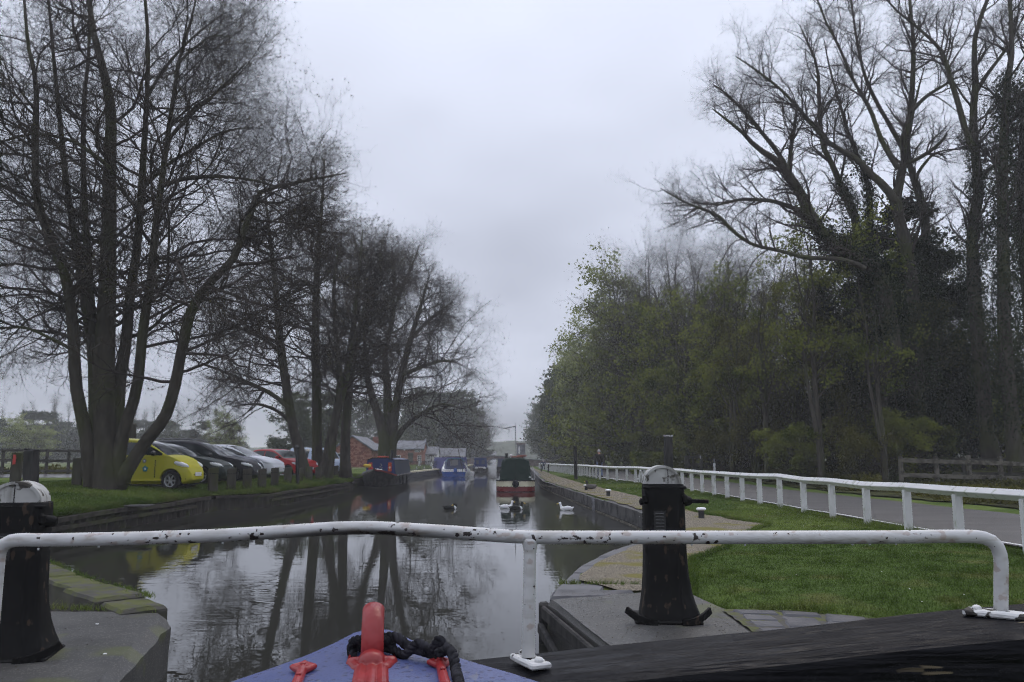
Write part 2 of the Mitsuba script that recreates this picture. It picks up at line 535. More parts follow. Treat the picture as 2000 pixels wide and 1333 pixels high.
def zr(x, y):
    s = x - right_edge(y)
    z = .425 + .03 * np.clip((s - 2) / 3, 0, 1) + .16 * np.clip((x - road_left(y)) / 1.3, 0, 1) * np.clip((y - 34) / 12, 0, 1)
    z = z - .22 * np.clip((y - 60) / 55, 0, 1) - .12 * np.clip((1.85 - s) / .3, 0, 1) * np.clip((8.95 - y) / .5, 0, 1)
    z = z + .6 * np.clip((x - 13) / 12, 0, 1)
    return z + .025 * (meshkit.fbm(np.stack([x * .9, y * .9, 0 * x], -1), 3, 6) - .5) * np.clip((s - 1) / 2, 0, 1)


def sheet(edge, side, zf, ys=YS, ss=SS, lift=0.0):
    Y, S = np.meshgrid(ys, ss, indexing='ij')
    X = edge(Y) + side * S
    v = np.stack([X, Y, zf(X, Y) + lift], -1).reshape(-1, 3)
    n, m = len(ys), len(ss)
    i, j = np.meshgrid(np.arange(n - 1), np.arange(m - 1), indexing='ij')
    q = np.stack([i * m + j, i * m + j + 1, (i + 1) * m + j + 1, (i + 1) * m + j], -1).reshape(-1, 4)
    if side < 0:
        q = q[:, ::-1]
    return trimesh.Trimesh(v, np.vstack([q[:, [0, 1, 2]], q[:, [0, 2, 3]]]), process=False)


def hit(u, v, zf):
    """Where the sight line through pixel (u, v) meets the ground."""
    r = ray(u, v)
    ys = np.linspace(8, 140, 5300)
    p = np.array([0, 0, EYE]) + r * (ys / r[1])[:, None]
    g = zf(p[:, 0], p[:, 1])
    k = np.argmax(p[:, 2] <= g)
    return np.array([p[k, 0], p[k, 1], g[k]])


scene['water'] = {'type': 'rectangle', 'to_world': T().translate([-3, 190, 0]).scale([17, 205, 1]), 'bsdf': {'type': 'ref', 'id': 'm_water'}}
labels['water'] = {'kind': 'structure', 'label': 'still grey canal water mirroring the trees and the sky'}
LYS = YS[YS > 7.7]
struct('ground', sheet(lambda y: left_edge(y) - .06, -1, zl, LYS), 'm_grass', 'grassy canal bank sloping up to the parked cars', smooth=True)
struct('ground', sheet(lambda y: right_edge(y) + .1, 1, zr), 'm_grass', 'mown grass verge between lockside and white fence', smooth=True)


def drape(poly, zf, lift, step=.5):
    """A polygon laid on the ground as a sheet of triangles, lift above it."""
    p = sg.Polygon(poly)
    x0, y0, x1, y1 = p.bounds
    pts = [np.array(p.segmentize(step).exterior.coords)[:-1]]
    gx, gy = np.meshgrid(np.arange(x0, x1, step), np.arange(y0, y1, step))
    from shapely import contains_xy
    g = np.c_[gx.ravel(), gy.ravel()]
    pts.append(g[contains_xy(p.buffer(-step * .35), g[:, 0], g[:, 1])])
    pts = np.vstack(pts)
    from scipy.spatial import Delaunay
    tri = Delaunay(pts).simplices
    c = pts[tri].mean(1)
    tri = tri[contains_xy(p, c[:, 0], c[:, 1])]
    a = pts[tri]
    e1, e2 = a[:, 1] - a[:, 0], a[:, 2] - a[:, 0]
    flip = e1[:, 0] * e2[:, 1] - e1[:, 1] * e2[:, 0] < 0
    tri[flip] = tri[flip][:, ::-1]
    return trimesh.Trimesh(np.c_[pts, zf(pts[:, 0], pts[:, 1]) + lift], tri, process=False)


def wob(poly, amp, seed, step=.35):
    """The same outline with an uneven edge."""
    p = np.array(sg.Polygon(poly).segmentize(step).exterior.coords)[:-1]
    n = meshkit.fbm(np.c_[p * 1.6, np.full(len(p), seed)], 3, seed) - .5
    m = meshkit.fbm(np.c_[p * 1.6 + 40, np.full(len(p), seed)], 3, seed) - .5
    return p + amp * np.c_[n, m]


path_in = [(right_edge(y) + .18, y) for y in np.arange(9.1, 130, 2.0)]
path_out = [(3.4, 130), (3.7, 95), (3.35, 60), (3.75, 44), (4.1, 36), (4.35, 30), (4.45, 22), (4.75, 18), (5.1, 16.7), (4.6, 15.7), (3.4, 13.1), (2.4, 11.0), (1.98, 9.4), (1.80, 8.62), (1.1, 8.68)]
struct('path', drape(wob(path_in + path_out, .28, 3), zr, .03), 'm_gravel', 'gravel towpath with mossy patches beside the canal wall', smooth=True)


rl = [(road_left(y), y) for y in np.arange(-10, 200, 4.0)]
rr = [(road_left(y) + 3.9 + .25 * math.sin(y * .1), y) for y in np.arange(-10, 200, 4.0)][::-1]
struct('road', drape(rl + rr, zr, .05, .9), 'm_tarmac', 'damp grey tarmac lane behind the white fence', smooth=True)
rn = [(road_left(y) + .06, y) for y in np.arange(-10, 120, 3.0)]
struct('road_edge_line', drape(rn + [(x + .09, y) for x, y in rn][::-1], zr, .056, .9), 'm_white', 'thin white line along the near edge of the lane')
wf_ = [(12.4, 12), (12.9, 22), (12.5, 30), (12.2, 45), (11.0, 60), (9.6, 90), (9.2, 150), (70, 150), (70, 12)]
struct('wood_floor', drape(wob(wf_, .9, 12, .8), zr, .05, 1.4), 'm_litter', 'dark leaf litter under the right hand wood', smooth=True)
struct('car_park', drape(wob([(-60, 37.6), (-19.5, 38), (-15.6, 33), (-13.6, 29), (-12.6, 29), (-11.6, 34), (-11.6, 50), (-13, 60), (-60, 62)], .3, 9), zl, .012, 1.2), 'm_wet_tarmac', 'wet tarmac of the canalside car park', smooth=True)
struct('field', drape([(-700, 63), (-14, 63), (-16, 130), (-30, 420), (-700, 420)], zl, .02, 14), 'm_field', 'rough field beyond the car park fence', smooth=True)

# a hazy ridge beyond everything
xs, ds = np.linspace(-900, 900, 300), np.array([0, 30, 60, 90, 130, 200, 320])
X, D = np.meshgrid(xs, ds, indexing='ij')
hgt = 17 + 5 * np.sin(X / 160 + 1) + 4 * (meshkit.fbm(np.stack([X / 60, D / 60, 0 * X], -1), 3, 2) - .5)
prof = np.interp(D, ds, [-.05, .35, .7, .95, 1.0, .9, .5])
lump = 5.5 * (meshkit.fbm(np.stack([X / 9, D / 20, 0 * X], -1), 3, 4) - .35) * (D > 50)
HV = np.stack([X * .55, 430 + D * .55, (prof * hgt + lump) * .55], -1).reshape(-1, 3)
n_, m_ = X.shape
i_, j_ = np.meshgrid(np.arange(n_ - 1), np.arange(m_ - 1), indexing='ij')
q_ = np.stack([i_ * m_ + j_, (i_ + 1) * m_ + j_, (i_ + 1) * m_ + j_ + 1, i_ * m_ + j_ + 1], -1).reshape(-1, 4)
struct('hill', (HV, q_), 'm_hill', 'faint wooded ridge on the horizon beyond the bridge', smooth=True)

# ------------------------------------------------------------------ lockside, left: slab and mossy wing wall
ls = thing('left_lockside', 'wet concrete lockside under the left paddle stand with mossy edges', 'lockside')
labels[ls] = {'kind': 'structure', 'label': 'wet concrete lockside slab around the left paddle stand'}


def rounded_slab(poly, z0, z1, r=.05):
    p = sg.Polygon(poly)
    ms = [prism(list(p.buffer(0).exterior.coords), z0, z1 - r)]
    ms.append(prism(list(p.buffer(-r * .3, join_style=1).exterior.coords), z1 - r, z1 - r * .45))
    ms.append(prism(list(p.buffer(-r * .85, join_style=1).exterior.coords), z1 - r * .45, z1))
    return cat_(ms)


def rough(m, size, amp, seed, rounds=2):
    v, f = trimesh.remesh.subdivide_to_size(m.vertices, m.faces, size, max_iter=14)
    m = trimesh.Trimesh(v, f)
    m.merge_vertices()
    d = np.stack([meshkit.fbm(m.vertices * 3.1 + 7 * k, 3, seed + k) - .5 for k in range(3)], -1)
    m.vertices = m.vertices + amp * d
    return m


def wall_slab(poly, z0, z1, ch, seed, size=.09, amp=.02):
    return rough(stone(poly, z0, z1, seed, ch), size, amp, seed)


put('slab', wall_slab([(-7.5, 4.25), (-2.19, 4.25), (-2.42, 5.21), (-2.66, 6.25), (-2.86, 7.14), (-3.02, 7.44), (-7.5, 7.62)], -.6, .425, .07, 1, .07, .04), 'm_concrete', ls, smooth=30)
put('kerb_stone', wall_slab([(-7.5, 1.0), (-1.5, 1.0), (-2.17, 4.2), (-7.5, 4.2)], -.6, .40, .05, 3), 'm_concrete', ls, smooth=30, label='nearer slab below a mossy joint')
A = [(-3.04, 7.50), (-3.42, 7.90), (-4.05, 8.53), (-4.75, 9.25), (-5.53, 10.14), (-6.6, 11.4), (-7.7, 12.8), (-8.7, 14.6), (-9.65, 16.9)]
for k in range(len(A) - 1):
    a, b = np.array(A[k]), np.array(A[k + 1])
    d = (b - a) / np.linalg.norm(b - a)
    w = (.40 + .05 * math.sin(k * 2.1)) * np.array([d[1], -d[0]])
    put('wall_stone', wall_slab([a + d * .008, b - d * .008, b - d * .008 - w, a + d * .008 - w], -.7, .47 if k == 0 else .50, .03, 20 + k, .11, .03), 'm_mossy', ls, smooth=30)
struct('ground', drape([(-9, 7.55), (-3.2, 7.55), (-3.4, 8.3), (-5.6, 10.6), (-9, 13.6)], lambda x, y: .15 + 0 * x, .01, .5), 'm_earth', 'dark earth behind the left lockside slab', smooth=True)

# ------------------------------------------------------------------ lockside, right
rs_ = key_for('right_lockside')
labels[rs_] = {'kind': 'structure', 'label': 'wet concrete and stone lockside around the right paddle stand'}
put('slab', wall_slab([(.34, 8.13), (.69, 6.16), (1.06, 3.9), (2.4, 3.9), (1.9, 6.3), (2.02, 7.33), (1.85, 8.08), (1.76, 8.62), (1.28, 8.56), (.95, 8.19)], -.6, .425, .05, 5), 'm_concrete', rs_, smooth=30)
put('slab', wall_slab([(.36, 8.17), (.93, 8.23), (1.24, 8.60), (.80, 8.60), (.42, 8.60)], -.6, .425, .03, 6), 'm_coping', rs_, smooth=30)
put('timber_fender', cat_([bar((.30, 8.1, .30), (.63, 6.2, .30), .05, .12, ch=.015), bar((.27, 8.1, .16), (.60, 6.0, -.12), .06, .10, ch=.015), bar((.31, 8.22, .37), (.31, 8.22, -.5), .10, .13, ch=.02)]), 'm_blackwood', rs_)
put('lock_wall', prism([(.36, 8.12), (.71, 6.16), (2.5, -6), (4.2, -6), (2.6, 3.85), (1.2, 8.0)], -1.0, .28), 'm_canalwall', rs_)
cy = [8.63, 9.2, 9.85, 10.5, 11.35, 12.25, 13.2, 14.25, 15.4, 16.6, 17.9, 19.3]
for k in range(len(cy) - 1):
    y0, y1 = cy[k] + .006, cy[k + 1] - .006
    p0, p1 = np.array([right_edge(y0), y0]), np.array([right_edge(y1), y1])
    d = (p1 - p0) / np.linalg.norm(p1 - p0)
    n = np.array([d[1], -d[0]])
    w = .47
    put('coping_stone', wall_slab([p0, p0 + n * w, p1 + n * w, p1], -.15, .432, .02, 40 + k, .16, .012), 'm_coping', rs_, smooth=30)
cy = list(np.arange(19.3, 60, 2.35)) + list(np.arange(62, 130, 6.0))
for k in range(len(cy) - 1):
    y0, y1 = cy[k] + .012, cy[k + 1] - .012
    if 27.2 < (y0 + y1) / 2 < 28.4:
        y1 -= .35
    p0, p1 = np.array([right_edge(y0), y0]), np.array([right_edge(y1), y1])
    d = (p1 - p0) / np.linalg.norm(p1 - p0)
    n = np.array([d[1], -d[0]])
    put('coping_stone', stone([p0, p0 + n * .42, p1 + n * .42, p1], .06, .425, 80 + k, .02), 'm_wallstone', rs_, smooth=30)
wl = [(right_edge(y) + .035, y) for y in np.arange(8.2, 200, 1.2)]
put('wall_face', prism(wl + [(x + .12, y) for x, y in wl][::-1], -1.0, .40), 'm_canalwall', rs_)
wl = [(right_edge(y) - .03, y) for y in np.arange(17.5, 62, .8)]
put('rubbing_strake', prism(wl + [(x + .16, y) for x, y in wl][::-1], -.1, .035), 'm_greywood', rs_, label='pale strip along the wall at the waterline')
for y in (28.2,):
    x = right_edge(y)
    put('ladder', cat_([bar((x - .05, y - .22, .44), (x - .05, y - .22, -.4), .05), bar((x - .05, y + .22, .44), (x - .05, y + .22, -.4), .05)] + [bar((x - .05, y - .22, z), (x - .05, y + .22, z), .03) for z in (-.1, .12, .32)]), 'm_grey', rs_)
rng = np.random.default_rng(5)
# rough stone setts between slab and grass
SX = [(1.93, 7.16, 2.30, 7.12, 2.26, 6.93, 1.95, 6.98), (2.32, 7.10, 2.62, 6.98, 2.60, 6.80, 2.29, 6.91), (2.65, 6.96, 2.95, 6.80, 2.92, 6.66, 2.63, 6.79),
      (1.95, 6.95, 2.22, 6.90, 2.20, 6.68, 1.93, 6.72), (2.25, 6.89, 2.55, 6.80, 2.52, 6.60, 2.23, 6.66), (2.58, 6.78, 2.88, 6.64, 2.84, 6.50, 2.55, 6.58),
      (1.93, 6.69, 2.16, 6.65, 2.15, 6.44, 1.92, 6.46), (2.19, 6.64, 2.46, 6.58, 2.44, 6.40, 2.18, 6.42), (2.49, 6.57, 2.78, 6.49, 2.75, 6.33, 2.47, 6.38),
      (1.92, 6.43, 2.14, 6.41, 2.12, 6.2, 1.91, 6.2), (2.17, 6.39, 2.42, 6.37, 2.40, 6.18, 2.15, 6.18), (2.45, 6.35, 2.7, 6.31, 2.68, 6.15, 2.43, 6.16)]
put('joint_moss', drape([(1.85, 7.48), (2.4, 7.44), (3.02, 7.08), (2.9, 6.35), (1.85, 6.35)], lambda x, y: .435 + .006 * np.sin(x * 30) * np.sin(y * 27), 0, .06), 'm_mossy', rs_, smooth=True)
for k, q in enumerate(SX):
    c = np.array(q).reshape(4, 2) + [0, .27]
    put('paving_stone', rough(stone(c + rng.normal(0, .012, (4, 2)), .3, .448, 300 + k, .02), .1, .02, 60 + k), 'm_coping', rs_, smooth=30)
# ------------------------------------------------------------------ left bank: sheet piling with capping rails
pk = thing('bank_piling', 'dark mossy timber and steel piling along the left grassy bank', 'retaining wall')
ys = np.arange(12.2, 62, .085)
xe = left_edge(ys)
zig = .035 * np.where((np.arange(len(ys)) // 2) % 2, 1, -1)
top = .40 + .03 * (meshkit.noise(np.c_[ys * .35, ys * 0, ys * 0], 3) - .5)
v = np.vstack([np.c_[xe + zig, ys, np.full(len(ys), -.6)], np.c_[xe + zig, ys, top]])
n = len(ys)
f = np.array([[i, i + 1, n + i + 1, n + i] for i in range(n - 1)])
put('sheet_pile', (v, f), 'm_pile', pk)
for lo, hi, z, w in ((12.2, 27.6, .455, .10), (27.9, 44.5, .46, .09), (44.9, 61, .43, .08)):
    yy = np.arange(lo, hi, .8)
    put('capping_rail', cat_([bar((left_edge(a) + .03, a, z + .02 * math.sin(a)), (left_edge(b) + .03, b, z + .02 * math.sin(b)), .16, w) for a, b in zip(yy[:-1], yy[1:])]), 'm_pile', pk)
for lo, hi in ((15, 27), (30, 44)):
    yy = np.arange(lo, hi, .8)
    put('waling_rail', cat_([bar((left_edge(a) + .07, a, .27), (left_edge(b) + .07, b, .27), .07, .09) for a, b in zip(yy[:-1], yy[1:])]), 'm_pile', pk)
yy = [(left_edge(y) + .05, y) for y in np.arange(64, 170, 4.0)]
ck = thing('quay_edge', 'pale concrete quay edge below the black railings', 'quay')
put('quay_wall', prism(yy + [(x - .5, y) for x, y in yy][::-1], -.6, .46), 'm_concrete', ck)
put('coping', prism([(x + .03, y) for x, y in yy] + [(x - .4, y) for x, y in yy][::-1], .46, .60), 'm_cream', ck)
# ------------------------------------------------------------------ trees
def unit(v):
    return v / (np.linalg.norm(v, axis=-1, keepdims=True) + 1e-12)


def resample(p, r, k):
    p, r = np.asarray(p, float), np.asarray(r, float)
    s = np.r_[0, np.cumsum(np.linalg.norm(np.diff(p, axis=0), axis=1))]
    t = np.linspace(0, s[-1], k)
    from scipy.interpolate import PchipInterpolator
    return np.stack([PchipInterpolator(s, p[:, a])(t) for a in range(3)], 1), np.interp(t, s, r)


def shoots(P, R, count, rng, length, angle=(40, 65), t=(.25, 1.0), k=5, wob=.14, trop=.05, ratio=.55, rmax=9, tip=.25, flat=0.0, out=None, tpow=1.0, keep=None):
    """Side branches of the limbs P (N, K, 3) with radii R (N, K): count per limb, length(parents' index, t, points) in metres."""
    N, K = P.shape[:2]
    cnt = np.broadcast_to(count, (N,)).astype(int)
    idx = np.repeat(np.arange(N), cnt)
    M = len(idx)
    tt = t[0] + (t[1] - t[0]) * rng.random(M) ** tpow
    g = tt * (K - 1)
    i = np.minimum(g.astype(int), K - 2)
    w = (g - i)[:, None]
    base = P[idx, i] * (1 - w) + P[idx, i + 1] * w
    rad = R[idx, i] * (1 - w[:, 0]) + R[idx, i + 1] * w[:, 0]
    tan = unit(P[idx, i + 1] - P[idx, i])
    perp = rng.normal(size=(M, 3))
    perp[:, 2] *= 1 - flat
    if out is not None:
        o = base - out
        o[:, 2] = 0
        perp += unit(o) * rng.uniform(.2, 1.1, (M, 1))
    perp = unit(perp - (perp * tan).sum(1, keepdims=True) * tan)
    a = np.radians(rng.uniform(*angle, M))[:, None]
    d = unit(np.cos(a) * tan + np.sin(a) * perp)
    L = length(idx, tt, base) * rng.uniform(.65, 1.2, M)
    if keep is not None:
        ok = keep(base + d * L[:, None] * .8)
        base, d, L, rad = base[ok], d[ok], L[ok], rad[ok]
        M = len(L)
    step = (L / (k - 1))[:, None]
    pts = [base]
    for q in range(k - 1):
        d = unit(d + wob * rng.normal(size=(M, 3)) + np.array([0, 0, trop]))
        pts.append(pts[-1] + d * step)
    r0 = np.minimum(rad * ratio, rmax)
    fade = np.linspace(1, tip, k)
    return np.stack(pts, 1), r0[:, None] * fade


def limbs(P, R, sides):
    """Tubes (sides >= 3) or thin blades (sides = 2) around the polylines."""
    N, K = P.shape[:2]
    t = unit(np.gradient(P, axis=1))
    ref = np.where(np.abs(t[:, :1, 2:]) < .9, [0, 0, 1.0], [1.0, 0, 0])
    a = unit(np.cross(t, np.broadcast_to(ref, t.shape)))
    b = np.cross(t, a)
    ph = np.arange(N)[:, None, None, None] * 1.7
    ang = np.arange(sides)[None, None, :, None] * 2 * np.pi / sides + ph
    v = P[:, :, None] + R[:, :, None, None] * (np.cos(ang) * a[:, :, None] + np.sin(ang) * b[:, :, None])
    n0 = (np.arange(N) * K * sides)[:, None, None]
    kk, ss = np.meshgrid(np.arange(K - 1), np.arange(sides if sides > 2 else 1), indexing='ij')
    s2 = (ss + 1) % sides
    q = np.stack([kk * sides + ss, kk * sides + s2, (kk + 1) * sides + s2, (kk + 1) * sides + ss], -1).reshape(1, -1, 4) + n0
    q = q.reshape(-1, 4)
    return v.reshape(-1, 3), np.vstack([q[:, [0, 1, 2]], q[:, [0, 2, 3]]])


def leaves(C, size, rng, fold=.25):
    """A folded four-cornered leaf at each point of C."""
    n = len(C)
    s = (size * rng.uniform(.6, 1.3, n))[:, None]
    d = unit(rng.normal(size=(n, 3)) + [0, 0, -.2])
    a = unit(np.cross(d, rng.normal(size=(n, 3))))
    nn = np.cross(d, a)
    v = np.stack([C, C + d * s * .55 + a * s * .38 + nn * s * fold, C + d * s * 1.1, C + d * s * .55 - a * s * .38 + nn * s * fold], 1).reshape(-1, 3)
    o = (np.arange(n) * 4)[:, None]
    return v, np.vstack([o + [0, 1, 2], o + [0, 2, 3]])


def specks(C, size, rng):
    """Buds and catkins: a small three-cornered flake each."""
    n = len(C)
    s = (size * rng.uniform(.5, 1.4, n))[:, None]
    v = np.stack([C + s * rng.normal(size=(n, 3)) * .6 for _ in range(3)], 1).reshape(-1, 3)
    return v, np.arange(3 * n).reshape(-1, 3)


def join(*parts):
    vs, fs, o = [], [], 0
    for v, f in parts:
        vs.append(v)
        fs.append(f + o)
        o += len(v)
    return np.vstack(vs), np.vstack(fs)


def spots(P, rng, n, t=(.3, 1.0), jitter=.05, clump=0.0, thr=.5):
    N, K = P.shape[:2]
    if clump:
        c = spots(P, rng, int(n * 2.2), t, jitter)
        return c[meshkit.fbm(c * clump, 2, 17) + .10 * rng.random(len(c)) > thr][:n]
    idx = rng.integers(0, N, n)
    g = rng.uniform(*t, n) * (K - 1)
    i = np.minimum(g.astype(int), K - 2)
    w = (g - i)[:, None]
    return P[idx, i] * (1 - w) + P[idx, i + 1] * w + rng.normal(0, jitter, (n, 3))


def trunk_mesh(P, R, rng, sides=12, flare=1.0):
    """Stems as round tubes with a slightly knobbly skin and a flared foot."""
    ms = []
    for p, r in zip(P, R):
        p2, r2 = resample(p, r, max(18, len(p) * 2))
        t = tube(p2, r2, sides)
        nrm = t.vertex_normals
        d = meshkit.fbm(t.vertices * 3.0, 3, int(rng.integers(1, 99))) - .5
        z = t.vertices[:, 2:3] - p2[0][2]
        t.vertices = t.vertices + nrm * (d[:, None] * .35 * np.interp(z[:, 0], [0, 12], [1, .35])[:, None] * r2.mean() + flare * (p2[0][2] < 2.2) * .8 * r2[0] * np.exp(-np.maximum(z, 0) / .45) * (.5 + d[:, None]))
        ms.append(t)
    return cat_(ms)


def pix_stems(defs, Y, depth):
    """Stems given as rows (pixel column, pixel row, diameter in pixels) in the photograph, each at its own distance."""
    P, R = [], []
    for k, (pts, dy) in enumerate(defs):
        p = np.array([at(u, v, Y + dy * min(1, max(0, (950 - v) / 500))) for u, v, w in pts])
        r = np.array([w / 2 * Y / FPX for u, v, w in pts])
        P.append(p)
        R.append(r)
    return P, R


def grow(stems, radii, rng, spec, kstem=14):
    """Levels of branches on the stems; spec: keyword dicts of shoots. Returns every level."""
    PR = [resample(p, r, kstem) for p, r in zip(stems, radii)]
    lev = [(np.stack([a for a, b in PR]), np.stack([b for a, b in PR]))]
    for s in spec:
        s = dict(s)
        src = s.pop('on', -1)
        P, R = lev[src] if isinstance(src, int) else (None, None)
        lev.append(shoots(P, R, s.pop('n'), rng, s.pop('L'), **s))
    return lev


# the great alder on the left bank: seven stems from one stool
rng = np.random.default_rng(11)
GY = 25.0
ALDER = [
    ([(180, 946, 26), (168, 852, 24), (149, 756, 22), (143, 650, 21), (130, 546, 19), (103, 481, 17), (71, 375, 14), (69, 270, 12), (71, 169, 9), (56, 94, 7), (48, 10, 5), (44, -70, 2)], -1.2),
    ([(192, 948, 28), (186, 833, 24), (182, 699, 20), (161, 565, 17), (149, 484, 14), (129, 352, 12), (118, 244, 10), (109, 157, 8), (100, 60, 6), (92, -40, 4), (90, -130, 2)], 1.4),
    ([(205, 946, 28), (198, 800, 24), (187, 680, 19), (174, 565, 16), (170, 484, 14), (163, 338, 11), (165, 188, 8), (172, 124, 7), (176, 20, 5), (180, -90, 2)], .3),
    ([(212, 950, 46), (206, 860, 44), (203, 756, 40), (208, 603, 34), (212, 484, 30), (214, 338, 25), (217, 225, 21), (208, 165, 18), (195, 112, 15), (180, 50, 12), (172, -30, 9), (166, -150, 3)], 0),
    ([(228, 948, 32), (230, 850, 29), (232, 756, 25), (246, 670, 21), (256, 560, 19), (268, 484, 17), (276, 375, 15), (283, 262, 12), (287, 188, 10), (289, 82, 8), (283, -10, 6), (280, -120, 2)], .9),
    ([(236, 944, 28), (230, 905, 25), (245, 833, 23), (268, 756, 20), (280, 641, 18), (295, 540, 16), (306, 430, 14), (313, 375, 12), (326, 281, 10), (339, 188, 8), (352, 110, 6), (372, 45, 5), (388, -30, 2)], -.8),
    ([(232, 948, 26), (246, 922, 24), (284, 863, 23), (322, 815, 23), (341, 756, 21), (356, 680, 20), (370, 618, 19), (403, 560, 16), (459, 500, 14), (478, 448, 12), (495, 401, 11), (503, 380, 9), (555, 362, 7), (619, 349, 5), (679, 338, 2)], -1.5),
    ([(315, 365, 9), (360, 350, 8), (420, 345, 7), (480, 350, 5), (530, 362, 4), (570, 372, 2)], -1.0),
    ([(278, 372, 8), (330, 320, 7), (380, 290, 6), (430, 262, 5), (480, 250, 3), (515, 252, 2)], 1.5),
    ([(328, 275, 8), (372, 225, 7), (415, 188, 6), (455, 150, 4), (482, 122, 2)], -.6),
    ([(288, 190, 7), (325, 130, 6), (370, 80, 5), (412, 45, 4), (440, 25, 2)], 1.2),
    ([(345, 130, 5), (385, 90, 4), (420, 70, 3), (455, 75, 2)], -1.5),
    ([(225, 340, 9), (180, 300, 7), (130, 272, 6), (70, 262, 5), (10, 275, 4), (-40, 290, 2)], -1.6),
    ([(205, 480, 9), (150, 455, 7), (90, 430, 6), (20, 430, 4), (-50, 450, 2)], 1.5),
    ([(246, 660, 8), (290, 645, 7), (330, 610, 6), (370, 590, 5), (430, 585, 4), (490, 600, 2)], 1.2),
    ([(150, 690, 7), (100, 662, 6), (40, 640, 5), (-30, 650, 2)], -1.4),
]
SP, SR = pix_stems(ALDER, GY, 0)
base_c = np.mean([p[0] for p in SP], axis=0)


def alder_len(idx, t, b):
    h = b[:, 2]
    L = np.interp(h, [2, 4, 7, 11, 14, 17], [4.4, 5.2, 5.0, 4.3, 3.6, 2.2])
    return L * np.where(idx == 6, .66, np.where(idx > 6, .5, 1.0))


lev = grow(SP, SR, rng, [
    dict(n=[26, 24, 22, 36, 30, 34, 30, 16, 16, 18, 18, 12, 14, 12, 12, 10], L=alder_len, angle=(50, 84), t=(.24, 1.0), k=9, wob=.17, trop=.03, ratio=.46, rmax=.052, tip=.26, flat=.3, out=base_c),
    dict(n=13, L=lambda i, t, b: 1.9 - .8 * t, angle=(30, 64), t=(.22, 1.0), k=6, wob=.22, trop=.06, ratio=.55, rmax=.022, tip=.45),
    dict(n=6, L=lambda i, t, b: .85 - .3 * t, angle=(30, 66), t=(.2, 1.0), k=4, wob=.28, trop=.06, ratio=.7, rmax=.0165, tip=.7),
    dict(n=2, L=lambda i, t, b: .30 + 0 * t, angle=(30, 70), t=(.2, 1.0), k=3, wob=.28, trop=.08, ratio=.9, rmax=.0145, tip=.75),
], 22)
ak = thing('alder_tree', 'great many-stemmed alder with bare twigs on the left bank beside the yellow car', 'tree')
put('trunk', trunk_mesh(SP, SR, rng, 14), 'm_bark', ak, smooth=True)
put('branches', join(limbs(*lev[1], 5), limbs(*lev[2], 3)), 'm_twig', ak, stuff=True)
put('twigs', join(limbs(*lev[3], 2), limbs(*lev[4], 2)), 'm_twig', ak, stuff=True)
put('buds', specks(spots(lev[4][0], rng, 70000, (.2, .9), .006, 1.1, .48), .029, rng), 'm_bud', ak, stuff=True)

# the alders further along the left bank
def alder(name, label, defs, Y, seed, hl, lens, n1, nb, cat='tree', group=None, sizes=(1.1, .62, .32), ang=(50, 85), t0=.3, flat=.35):
    rng = np.random.default_rng(seed)
    P, R = pix_stems(defs, Y, 0)
    c = np.mean([p[0] for p in P], axis=0)
    lv = grow(P, R, rng, [
        dict(n=(np.array(n1) * 1.2).astype(int), L=lambda i, t, b: 1.3 * np.interp(b[:, 2], hl, lens), angle=ang, t=(t0, 1.0), k=8, wob=.17, trop=.02, ratio=.46, rmax=.06, tip=.28, flat=flat, out=c),
        dict(n=10, L=lambda i, t, b: 1.4 * sizes[0] * (1.2 - .5 * t), angle=(30, 64), t=(.2, 1.0), k=5, wob=.22, trop=.05, ratio=.55, rmax=.028, tip=.45),
        dict(n=6, L=lambda i, t, b: 1.15 * sizes[1] * (1.2 - .4 * t), angle=(30, 66), t=(.15, 1.0), k=4, wob=.27, trop=.06, ratio=.72, rmax=.026, tip=.7),
        dict(n=2, L=lambda i, t, b: sizes[2] + 0 * t, angle=(30, 70), t=(.2, 1.0), k=3, wob=.28, trop=.08, ratio=.9, rmax=.023, tip=.75),
    ], 16)
    k = thing(name, label, cat, group)
    put('trunk', trunk_mesh(P, R, rng, 12), 'm_bark', k, smooth=True)
    put('branches', join(limbs(*lv[1], 4), limbs(*lv[2], 3)), 'm_twig', k, stuff=True)
    put('twigs', join(limbs(*lv[3], 2), limbs(*lv[4], 2)), 'm_twig', k, stuff=True)
    put('buds', specks(spots(lv[4][0], rng, nb, (.2, .9), .008, .9, .48), .045, rng), 'm_bud', k, stuff=True)


alder('alder_tree', 'alder trunk leaning left behind the red car, with low sweeping boughs',
      [([(598, 936, 22), (588, 890, 20), (572, 835, 18), (560, 760, 17), (551, 700, 16), (543, 620, 13), (536, 540, 10), (528, 470, 7), (520, 400, 4), (515, 340, 2)], -1),
       ([(566, 800, 9), (530, 770, 8), (485, 748, 7), (440, 728, 5), (395, 712, 2)], -2), ([(550, 690, 8), (510, 660, 7), (465, 640, 5), (425, 632, 2)], -1.5), ([(570, 830, 8), (535, 800, 6), (500, 790, 5), (455, 795, 2)], 1.5)], 42.0, 21,
      [2, 4, 7, 11, 15], [2.8, 3.6, 3.4, 2.4, 1.0], [46, 14, 12, 10], 12000)
alder('alder_tree', 'straight upright alder, second trunk from the left behind the wooden posts',
      [([(620, 936, 20), (619, 860, 19), (618, 760, 18), (616, 660, 16), (618, 560, 13), (622, 480, 10), (628, 410, 7), (632, 350, 4), (634, 310, 2)], 0)], 44.0, 22,
      [3, 5, 8, 12, 16], [2.6, 3.4, 3.2, 2.2, .8], 50, 12000)
